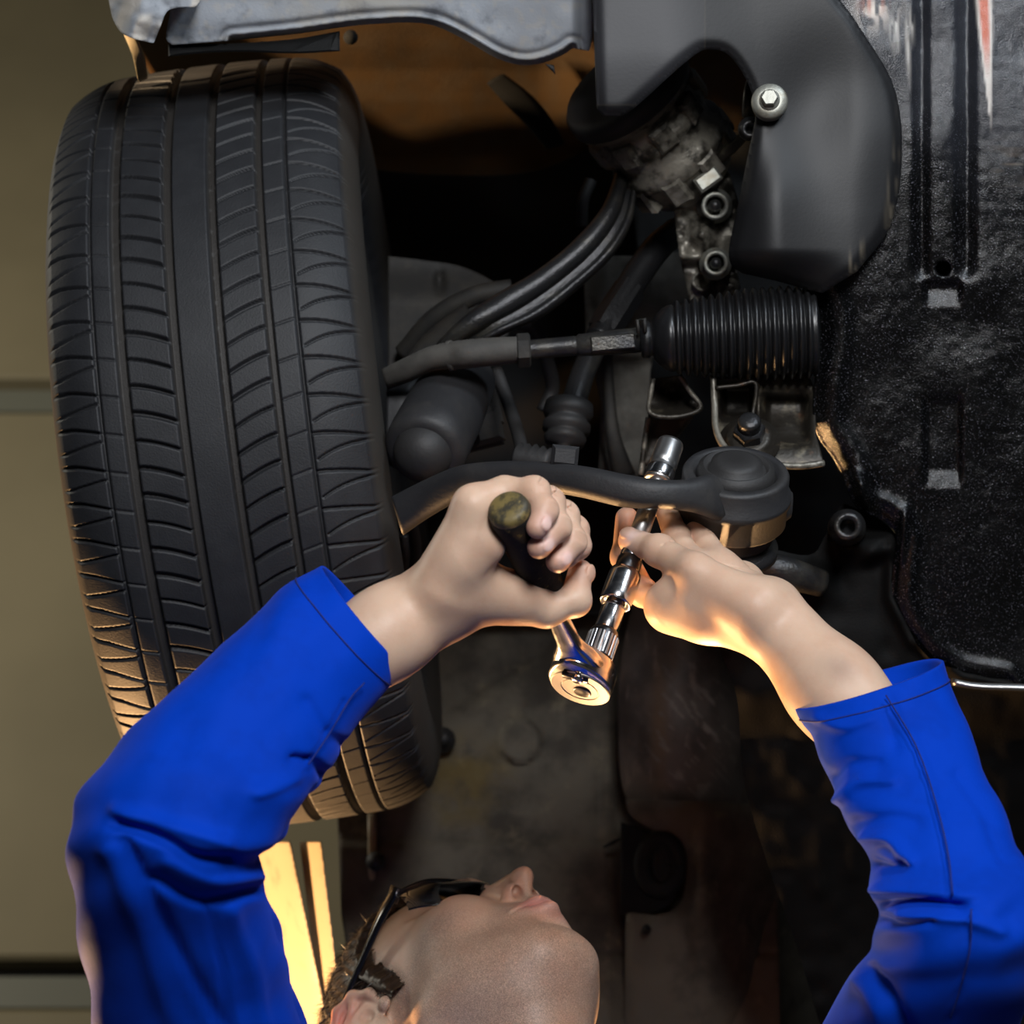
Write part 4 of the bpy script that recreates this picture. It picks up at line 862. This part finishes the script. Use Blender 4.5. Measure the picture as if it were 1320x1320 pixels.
# left hand: thumb and fingers steadying the extension
def left_hand():
    F_ = Field((.040, -.185, -1.460), (.265, .020, -1.140), .0009)
    wrist = P(990, 795, 1.295); fore = P(1075, 890, 1.262); inn = P(1170, 1000, 1.22)
    F_.cone(inn, fore, .031, .0262, .02); F_.cone(fore, wrist, .0258, .0236, .02)
    U = F_.blank(); E_ = []
    def finger(pts, rr):
        nonlocal U
        q = [P(*p) for p in pts]; Df = F_.blank(); F_.chain(q, rr, .004, Df)
        for c, r in zip(q[1:-1], rr[1:-1]): F_.ell(c, [r * 1.06] * 3, .003, Df)
        hh = np.maximum(.0010 - np.abs(U - Df), 0) / .0010; U = np.minimum(U, Df) - hh * hh * .00025; E_.append(q)
    finger([(868, 784, 1.325), (829, 764, 1.362), (805, 718, 1.398), (808, 668, 1.402)], (.0108, .0088, .0086, .0078))
    finger([(898, 740, 1.330), (871, 690, 1.365), (857, 652, 1.410), (845, 640, 1.43)], (.0098, .0083, .0078, .0074))
    finger([(930, 736, 1.335), (902, 688, 1.372), (884, 650, 1.418), (866, 638, 1.44)], (.0098, .0083, .0078, .0074))
    finger([(958, 748, 1.350), (932, 722, 1.41), (908, 690, 1.44), (890, 670, 1.45)], (.0090, .0074, .0070, .0066))
    F_.merge(U, .008); Pm = F_.blank()
    for w, q, r in (((972, 808, 1.295), E_[0][0], .0125), ((980, 795, 1.30), E_[1][0], .0125), ((990, 782, 1.305), E_[2][0], .0120), ((998, 775, 1.312), E_[3][0], .0105)):
        F_.cone(P(*w), q, r, r - .001, .014, Pm)
    F_.cone(P(970, 788, 1.285), P(900, 772, 1.300), .0165, .0125, .014, Pm); F_.cone(P(905, 770, 1.302), P(878, 774, 1.315), .0115, .0090, .012, Pm); F_.cone(P(945, 806, 1.305), P(858, 784, 1.322), .0115, .0100, .014, Pm)
    F_.cone(P(870, 776, 1.315), P(905, 795, 1.308), .0130, .0130, .016, Pm)
    F_.merge(Pm, .014)
    th = F_.blank(); tq = [P(975, 782, 1.282), P(896, 736, 1.297), P(850, 710, 1.327), P(813, 697, 1.350)]
    F_.chain(tq, [.0165, .0112, .0094, .0084], .006, th); F_.ell(tq[2], [.0098] * 3, .004, th); F_.merge(th, .009)
    nail(F_, tq[3], unit(tq[3] - tq[2]), unit(np.array([.25, .25, .95])), .0084, 1.35)
    for c in (tq[2], tq[1] * .5 + tq[2] * .5):
        al = unit(tq[3] - tq[2]); o = unit(np.array([.3, .5, .8])); sd = unit(np.cross(o, al))
        for of in (-.0025, .001): F_.cone(c + o * .0102 + al * of - sd * .004, c + o * .0102 + al * of + sd * .004, .0004, .0004, .0022, sub=True)
    V, Q = F_.mesh(2); T = np.zeros((len(V), 4))
    for q in E_: blob(V, T, q[3], .013, RED, .55); blob(V, T, q[1], .011, RED, .3); blob(V, T, q[2], .010, RED, .3)
    blob(V, T, tq[3], .013, RED, .45); blob(V, T, tq[2], .012, RED, .2); blob(V, T, P(819, 695, 1.341), .0060, (.90, .68, .62), 1.3)
    blob(V, T, P(880, 712, 1.30), .007, DIRT, .25)
    for x, y, r, a in ((1052, 822, .009, .30), (1060, 838, .010, .38), (1083, 846, .009, .30), (1088, 852, .007, .35)): blob(V, T, P(x, y, 1.225), r * 1.3, DIRT, a * 2)
    BODY.append((V, Q, T, np.zeros(len(V))))
left_hand()

# head in its own frame: x right, y forward, z up
HR = np.array([[-.798, .335, -.501], [.343, .936, .080], [.495, -.107, -.862]]); HO = np.array([-.0337, -.3769, -1.5233]); HS = .97
hw = lambda p: np.asarray(p, float) @ HR.T * HS + HO
hinv = lambda w: (np.asarray(w, float) - HO) @ HR / HS
NECK = np.array([.030, -.470, -1.405])
EAR = [(.075, -.006, .000), (.080, -.003, .015), (.0845, -.011, .029), (.089, -.026, .033), (.092, -.041, .025), (.091, -.045, .006), (.086, -.037, -.014), (.080, -.024, -.030)]
def head():
    F_ = Field((-.11, -.17, -.24), (.11, .145, .150), .0013)
    E, C = F_.ell, F_.cone
    E((0, -.012, .042), (.074, .097, .086), .01); E((0, .030, -.015), (.061, .062, .085), .03)
    for s in (-1, 1):
        E((s * .036, .060, -.008), (.026, .028, .028), .02)
        C((s * .054, .002, -.050), (s * .019, .072, -.086), .0160, .0140, .022); E((s * .045, .030, -.045), (.020, .03, .03), .02)
        C((s * .040, .076, .046), (s * .008, .088, .045), .010, .010, .014)
    E((0, .074, -.091), (.022, .017, .016), .014); E((0, .040, -.070), (.046, .050, .028), .025); E((0, .076, -.045), (.030, .026, .030), .016)
    for s in (-1, 1):
        E((s * .034, .098, .026), (.019, .016, .013), .012, sub=True); E((s * .033, .0765, .027), (.0135, .0125, .0120), .004)
        C((s * .022, .0865, .024), (s * .044, .0815, .024), .0016, .0012, .003, sub=True)
    C((0, .088, .034), (0, .112, -.004), .0062, .0078, .010); E((0, .1150, -.0095), (.0080, .0095, .0080), .005)
    E((0, .103, -.0145), (.0105, .0100, .0070), .005)
    for s in (-1, 1): E((s * .0108, .1000, -.0155), (.0058, .0095, .0072), .004)
    C((0, .1140, -.0150), (0, .1000, -.0255), .0036, .0040, .003)
    C((0, .098, -.024), (0, .103, -.040), .0045, .0055, .006)
    for s in (-1, 1): C((s * .0078, .1050, -.0165), (s * .0086, .1030, -.0290), .0042, .0046, .0012, sub=True)
    for s in (-1, 1):
        C((s * .024, .0905, -.0500), (s * .004, .1035, -.0445), .0036, .0058, .004); C((s * .022, .0900, -.0535), (0, .1010, -.0575), .0040, .0072, .004)
        C((s * .026, .0915, -.0515), (0, .1075, -.0508), .0011, .0011, .003, sub=True)
    E((0, .100, -.070), (.018, .008, .006), .008, sub=True)
    for s in (-1, 1):                                 # ears
        Ef = F_.blank(); pts = [(s * x, y, z) for x, y, z in EAR]; F_.chain(pts, [.0026, .0034, .0042, .0046, .0046, .0044, .0046, .0062], .005, Ef)
        C((s * .083, -.026, .013), (s * .081, -.024, -.018), .019, .012, .005, Ef, flat=((1, .30 * s, 0), .22)); C((s * .068, -.020, .009), (s * .073, -.020, .003), .010, .009, .006, Ef); F_.chain([(s * .086, -.016, .023), (s * .0865, -.032, .017), (s * .086, -.036, -.001), (s * .082, -.026, -.017)], [.0030, .0034, .0034, .0036], .004, Ef)
        E((s * .079, -.004, -.008), (.004, .006, .006), .004, Ef); E((s * .086, -.016, .001), (.006, .007, .008), .003, Ef, sub=True); F_.merge(Ef, .005)
    nb = hinv(NECK); C((0, -.022, -.035), nb, .056, .062, .03); C((0, .030, -.085), nb + (0, .03, .0), .030, .045, .03); 
    V, Q = F_.mesh(2); T = np.zeros((len(V), 4)); x, y, z = V.T
    for s in (-1, 1):
        blob(V, T, (s * .013, .100, -.050), .011, (.55, .22, .19), .9); blob(V, T, (s * .0082, .104, -.019), .0042, (.10, .035, .03), .8); blob(V, T, (s * .090, -.032, .027), .020, (.66, .17, .12), .75); blob(V, T, (s * .013, .104, -.016), .010, RED, .3)  # small dark blobs paint the shade inside the nostrils
    blob(V, T, (0, .104, -.053), .011, (.55, .22, .19), .9); blob(V, T, (0, .12, -.01), .010, RED, .25); blob(V, T, (.04, .07, -.01), .02, RED, .18)
    st = sstep(.012, -.012, z + .55 * np.clip(y - .055, 0, 1) + .0 * y) * sstep(-.005, .02, y + .25 * (z + .1)) * sstep(-.15, -.115, z)
    st = st * (1 - np.exp(-((np.hypot(x / 1.8, z + .051)) / .012) ** 2) * (y > .08)) * (1 - .6 * sstep(.03, .0, np.hypot(np.abs(x) - .04, z + .025)))
    st = np.maximum(st, .8 * np.exp(-(np.hypot(x / 1.6, z + .032) / .012) ** 2) * (y > .085)); st = st * sstep(.088, .080, np.abs(x))
    sb = sstep(.028, .016, y) * sstep(-.006, .004, y) * sstep(-.03, .0, z) * sstep(.06, .05, z) * (np.abs(x) < .083); st = np.maximum(.72 * st, .95 * sb)
    br = sstep(.0065, .003, np.abs(z - (.047 - .12 * np.abs(np.abs(x) - .03)))) * ((np.abs(x) > .012) & (np.abs(x) < .052) & (y > .06)); st = np.maximum(st, br)
    BODY.append((hw(V), Q, T, st)); return V, Q
hV, hQ = head()

# torso, hips and legs inside the overall (world frame: x, y, z up)
SHR, SHL = P(290, 1575, 1.31), P(1120, 1575, 1.345)
def torso(grow, h=.011):
    F_ = Field((-.42, 1.12, -.03), (.45, 1.80, 1.62), h); nb = to_world(NECK); sr, sl = to_world(SHR), to_world(SHL)
    hip = np.array([.03, nb[1] + .04, .95]); ch = np.array([.03, nb[1] + .03, nb[2] - .20]); C = F_.cone; gk = grow
    C(nb + (0, .03, -.03), ch, .06 + gk, .15 + gk, .06, flat=((0, 1, 0), .75)); C(ch, hip, .165 + gk, .150 + gk, .06, flat=((0, 1, 0), .72))
    for s_, sd in ((sr, -1), (sl, 1)):
        C(nb + (0, .02, -.06), s_, .055 + gk, .058 + gk, .05)
        kn = np.array([.03 + sd * .12, hip[1] - .02, .50]); ft = np.array([.03 + sd * .13, hip[1] + .01, .09])
        C(hip + (sd * .08, 0, 0), kn, .088 + gk, .058 + gk, .04); C(kn, ft, .057 + gk, .045 + gk, .03)
    return F_.mesh(3), [np.array([.03 + sd * .13, hip[1] + .01, 0]) for sd in (-1, 1)]
(tV, tQ), feet = torso(0.0)
tV = from_world(tV)
BODY.append((tV, tQ, np.zeros((len(tV), 4)), np.zeros(len(tV))))
stR = [(412, 727, 522, 860, 1.200, .038), (372, 752, 496, 890, 1.190, .040), (330, 788, 458, 942, 1.178, .043), (230, 885, 420, 1002, 1.155, .048), (160, 952, 386, 1034, 1.138, .052), (108, 1012, 362, 1078, 1.130, .055), (92, 1062, 335, 1100, 1.13, .056), (93, 1122, 332, 1128, 1.142, .057), (102, 1190, 350, 1182, 1.165, .057), (114, 1255, 370, 1242, 1.19, .058), (126, 1325, 390, 1320, 1.215, .060), (150, 1440, 420, 1430, 1.26, .065), (190, 1600, 440, 1540, 1.305, .07)]
stL = [(1024, 913, 1214, 851, 1.255, .042), (1036, 935, 1226, 885, 1.245, .043), (1051, 960, 1240, 920, 1.235, .045), (1084, 1034, 1272, 1000, 1.20, .048), (1114, 1095, 1303, 1070, 1.17, .052), (1121, 1150, 1330, 1125, 1.145, .055), (1133, 1185, 1346, 1172, 1.135, .056), (1129, 1222, 1340, 1218, 1.14, .056), (1110, 1254, 1326, 1262, 1.155, .056), (1066, 1320, 1302, 1330, 1.195, .058), (1005, 1440, 1262, 1450, 1.27, .065), (960, 1570, 1230, 1560, 1.34, .07)]
for st, S_, Wp in ((stR, SHR, P(330, 935, 1.17)), (stL, SHL, P(1170, 1000, 1.22))):     # upper arms and elbows inside the sleeves
    c = [P((a[0] + a[2]) / 2, (a[1] + a[3]) / 2, a[4]) for a in st]; k = 3
    pts = c[k:-1] + [S_]
    V, Fc = tube(pts, np.linspace(.026, .044, len(pts)), 28, 60); BODY.append((V, Fc[0], np.zeros((len(V), 4)), np.zeros(len(V))))

man = thing('person', from_world((.03, to_world(NECK)[1] + .04, 0)), 'man in blue overalls and safety glasses looking up and reaching under the car', 'person')
n = 0; Vs, Qs, Ts, Ss = [], [], [], []
for V, Q, T, s in BODY: Vs.append(V); Qs.append(np.asarray(Q) + n); Ts.append(T); Ss.append(s); n += len(V)
mk('body', np.concatenate(Vs), np.concatenate(Qs), M['skin'], man, tint=np.concatenate(Ts), attrs={'stubble': np.concatenate(Ss)})

# hair: short strands over a cap
def hair():
    x, y, z = hV.T
    yb = np.interp(z, [-.075, -.05, -.02, .0, .02, .04, .055, .075, .095, .12], [-.06, -.05, -.042, -.038, .014, .020, .026, .046, .066, .076])
    yb = yb + .006 * (vnoise(z * 1000 + 200, x * 1000 + 200, 4, 9) - .5)
    yb = np.where((z > -.008) & (z < .03) & (np.abs(x) < .0815), np.maximum(yb, .019 + .004 * (vnoise(z * 1000 + 200, x * 1000, 3, 19) - .5) - .3 * np.clip(.006 - z, 0, 1)), yb)
    A = np.concatenate([hQ[:, i] for i in range(4)]); N = np.zeros_like(hV)
    fn = np.cross(hV[hQ[:, 2]] - hV[hQ[:, 0]], hV[hQ[:, 3]] - hV[hQ[:, 1]])
    for i in range(4):
        for j in range(3): N[:, j] += np.bincount(hQ[:, i], fn[:, j], len(hV))
    N /= np.linalg.norm(N, axis=1)[:, None] + 1e-12
    near_ear = np.min([np.linalg.norm(np.abs(hV[:, [0]]) * [1, 0, 0] + hV * [0, 1, 1] - np.array(p), axis=1) for p in EAR], 0) < .0085
    mk_ = (y < yb) & (z > -.085) & ~near_ear & (np.abs(x) < .082) & ~((np.abs(x) > .066) & (y > -.052) & (y < .002) & (z > -.05) & (z < .034))
    e = sstep(0, .012, yb - y)
    cap = hV + N * (.0005 + .0085 * e + .0020 * vnoise(x * 900 + 90, y * 900 + 90, 3, 5))[:, None]
    f = mk_[hQ].all(1); used = np.unique(hQ[f]); mp = np.full(len(hV), -1); mp[used] = np.arange(len(used)); capV, capQ = cap[used], mp[hQ[f]]
    k = 26000; sel = RNG.choice(np.where(mk_)[0], k); b = hV[sel] + N[sel] * (.0005 + .0070 * e[sel])[:, None] + RNG.normal(size=(k, 3)) * .0007
    flow = np.stack([np.sign(x[sel]) * .1, -.75 + 0 * y[sel], .25 - 1.2 * (y[sel] < -.05)], 1) + N[sel] * .32 + RNG.normal(size=(k, 3)) * .32
    flow /= np.linalg.norm(flow, axis=1)[:, None]; ln = (RNG.uniform(.006, .013, k) * (.45 + .55 * e[sel]))[:, None]
    sd = np.cross(flow, RNG.normal(size=(k, 3))); sd /= np.linalg.norm(sd, axis=1)[:, None]; w = .00022
    m1 = b + flow * ln * .55; bend = flow - N[sel] * .35; bend /= np.linalg.norm(bend, axis=1)[:, None]; tp = m1 + bend * ln * .45
    S = np.stack([b - sd * w, b + sd * w, m1 - sd * w * .8, m1 + sd * w * .8, tp], 1).reshape(-1, 3); o = np.arange(k) * 5
    q = np.stack([o, o + 1, o + 3, o + 2], 1) + len(capV); t3 = np.stack([o + 2, o + 3, o + 4], 1) + len(capV)
    mk('hair', hw(np.concatenate([capV, S])), [capQ, q, t3], M['hair'], man, label='short brown hair', kind='stuff')
hair()

# safety glasses, worn
def glasses():
    t = thing('safety_glasses', hw((0, .10, .03)), 'black framed clear safety glasses worn by the man', 'glasses')
    brow = [(.073, .068, .040), (.071, .078, .043), (.062, .090, .046), (.045, .100, .048), (.022, .106, .048), (0, .108, .046)]
    brow = [(x, y - .014 * sstep(.060, .090, y), z) for x, y, z in brow]
    brow = brow + [(-x, y, z) for x, y, z in brow[-2::-1]]
    low = [(.072, .066, .016), (.068, .076, .010), (.060, .086, .004), (.045, .095, -.001), (.026, .101, .004), (.012, .107, .020), (0, .109, .030)]
    low = [(x, y - .012 * sstep(.060, .090, y), z) for x, y, z in low]
    low = low + [(-x, y, z) for x, y, z in low[-2::-1]]
    b, l = spline(brow, 61), spline(low, 61)
    V, Fc = tube([hw(p) for p in b], .0024, 10); mk('brow_bar', V, Fc, M['frame'], t)
    V, Fc = tube([hw(p) for p in l], .0008, 8); mk('lens_rim', V, Fc, M['frame'], t)
    rows = [b * (1 - k) + l * k + np.array([0, .004 * math.sin(math.pi * k), 0]) for k in np.linspace(0, 1, 9)]; n = 61
    V = np.concatenate(rows); mk('lens', hw(V), ring_faces(9, n, False, False, False)[0], M['lens'], t)
    for s in (1, -1):
        tp = [(s * .0745, .072, .040), (s * .0785, .050, .040), (s * .0815, .020, .039), (s * .084, -.004, .038), (s * .085, -.026, .036), (s * .085, -.046, .020), (s * .084, -.052, .002)]
        R = []; th = np.linspace(0, 2 * np.pi, 14, endpoint=False); q = spline(tp, 40); wd = np.interp(np.linspace(0, 1, 40), [0, .16, .3, .6, 1], [.0066, .0060, .0042, .0032, .0028])
        T = np.gradient(q, axis=0); T /= np.linalg.norm(T, axis=1)[:, None]
        for p, tt, w in zip(q, T, wd):
            up = unit(np.array([0, 0, 1.]) - tt * tt[2]); sdv = np.cross(tt, up); R.append(p + np.outer(np.cos(th), sdv) * .0024 + np.outer(np.sin(th), up) * w)
        mk('temple', hw(np.concatenate(R)), ring_faces(40, 14), M['frame'], t)
        V, Fc = box(np.array([s * .0745, .070, .040]), np.array([1., 0, 0]), np.array([0, 1., 0]), np.array([0, 0, 1.]), .0026, .006, .0062, .5); mk('hinge', hw(V), Fc, M['frame'], t)
glasses()

# overall: sleeves as drawn volumes, body and legs below the frame
def sleeve(name, st, creases, lipin=.028, label=None):
    def disp(V, m, n):
        A = V.reshape(m, n, 3); c = A.mean(1, keepdims=True); N = A - c; N /= np.linalg.norm(N, axis=2, keepdims=True) + 1e-9
        x, y = proj(V); x, y = x.reshape(m, n), y.reshape(m, n); front = sstep(-.3, .2, N[..., 2])
        d = .0016 * (vnoise(x * .8 + y * .3, y * .5, 28, 7) - .5) * 2 + .0022 * (vnoise(x, y, 70, 17) - .5)
        for poly, w, amp in creases:
            e = seg_dist(x, y, curve2(poly, 24) if len(poly) > 2 else poly)[0]; d = d + front * amp * np.exp(-(e / w) ** 2)
        j = np.arange(n)[None, :] * 2 * np.pi / n; i = np.arange(m)[:, None] / m
        d = d + .0012 * np.sin(i * 46 + 2.2 * np.sin(j) + 5 * np.cos(j * .5)) * sstep(.12, .3, i)
        return (A + N * d[..., None]).reshape(-1, 3)
    m, n = 210, 120
    V, Fc = loft(st, n, m, 2.2, caps=False, disp=disp)
    A = V.reshape(m, n, 3); c = A[:1].mean(1, keepdims=True); ax = unit((A[8].mean(0) - A[0].mean(0)))
    inner = [A[0] + (c[0] - A[0]) * .02 - ax * .0008, A[0] + (c[0] - A[0]) * .05 + ax * .0008, A[3] + (A[3].mean(0) - A[3]) * .06, A[20] + (A[20].mean(0) - A[20]) * .08]
    V = np.concatenate(inner[::-1] + [V]); m2 = m + 4
    o = mk(name, V, ring_faces(m2, n, False, False)[0], M['cloth'], man, label=label)
    return o, A
crR = [([(150, 1062), (210, 1082), (254, 1104), (300, 1108)], 8, -.006), ([(150, 1045), (215, 1062), (290, 1085)], 10, .004), ([(200, 1132), (262, 1160), (335, 1146)], 8, -.0065), ([(215, 1112), (275, 1136), (330, 1128)], 10, .004), ([(160, 1085), (200, 1165), (250, 1260), (292, 1325)], 9, -.005), ([(140, 1100), (180, 1190), (215, 1290), (235, 1340)], 14, .004), ([(268, 1165), (285, 1240), (298, 1330)], 4, -.0022), ([(395, 905), (420, 945), (448, 965)], 8, -.003), ([(380, 980), (405, 985), (420, 1000)], 7, -.005), ([(330, 1020), (380, 1000)], 10, .0035), ([(300, 1180), (330, 1260), (345, 1330)], 12, .003), ([(445, 905), (420, 950), (395, 990)], 3, -.0016)]
soR, AR = sleeve('sleeve', stR, crR)
crL = [([(1128, 1163), (1180, 1166), (1238, 1172)], 8, -.009), ([(1130, 1148), (1190, 1146), (1250, 1150)], 10, .005), ([(1133, 1184), (1165, 1190), (1200, 1188)], 7, -.004), ([(1160, 1180), (1230, 1182), (1290, 1200)], 9, .004), ([(1142, 896), (1180, 960), (1205, 1030), (1225, 1160)], 2.6, -.0022), ([(1085, 1030), (1110, 1006), (1150, 1004)], 8, .005), ([(1075, 1000), (1095, 985), (1130, 985)], 8, -.0035), ([(1118, 1080), (1148, 1080), (1172, 1108)], 8, .006), ([(1108, 1060), (1150, 1056), (1180, 1062)], 10, -.004), ([(1125, 1115), (1150, 1120), (1165, 1112)], 8, -.005), ([(1120, 1248), (1150, 1290), (1170, 1330)], 9, -.006), ([(1105, 1262), (1130, 1300), (1140, 1330)], 9, .004), ([(1145, 920), (1155, 965)], 6, -.003), ([(1055, 925), (1090, 935), (1120, 925)], 9, .003), ([(1240, 1000), (1275, 1060), (1300, 1110)], 10, -.003), ([(1245, 1180), (1245, 1240), (1220, 1330)], 2.6, -.0018)]
soL, AL = sleeve('sleeve', stL, crL)
def seam(sleeve_obj, A, line, name='seam'):
    x, y = proj(A.reshape(-1, 3)); x, y = x.reshape(A.shape[:2]), y.reshape(A.shape[:2]); pts = []
    for px, py in curve2(line, 40):
        m = np.hypot(x - px, y - py) < 14; k = np.argmax(np.where(m, A[..., 2], -9)); p = A.reshape(-1, 3)[k]
        pts.append(P(px, py, -p[2] - .0006))
    V, Fc = tube(np.array(pts), .0005, 6); mk(name, V, Fc, M['thread'], sleeve_obj)
seam(soL, AL, [(1142, 896), (1180, 960), (1205, 1030), (1222, 1100), (1228, 1155)])
seam(soL, AL, [(1252, 1172), (1250, 1225), (1236, 1280), (1225, 1312)])
seam(soR, AR, [(470, 880), (452, 900), (425, 945), (398, 985)])
for so_, A_ in ((soR, AR), (soL, AL)):
    c = A_[13].mean(0); rg = c + (A_[13] - c) * 1.006; V, Fc = tube(np.vstack([rg, rg[:2]]), .0005, 5); mk('cuff_stitching', V, Fc, M['thread'], so_)
(cV, cQ), feet = torso(.018)
mk('overall_body', cV, cQ, M['cloth'], man, frame='world')
for ft in feet:
    F_ = Field(ft + (-.07, -.22, -.01), ft + (.07, .10, .16), .006); C = F_.cone
    C(ft + (0, .04, .13), ft + (0, .035, .05), .052, .046, .02); C(ft + (0, .045, .040), ft + (0, -.15, .036), .042, .040, .02); C(ft + (0, -.06, .06), ft + (0, -.15, .045), .040, .036, .02)
    F_.D = np.maximum(F_.D, -np.broadcast_to(F_.ax[2][None, None, :] - .001, F_.D.shape)); V, Q = F_.mesh(1); mk('boot', V, Q, M['boots'], man, frame='world')
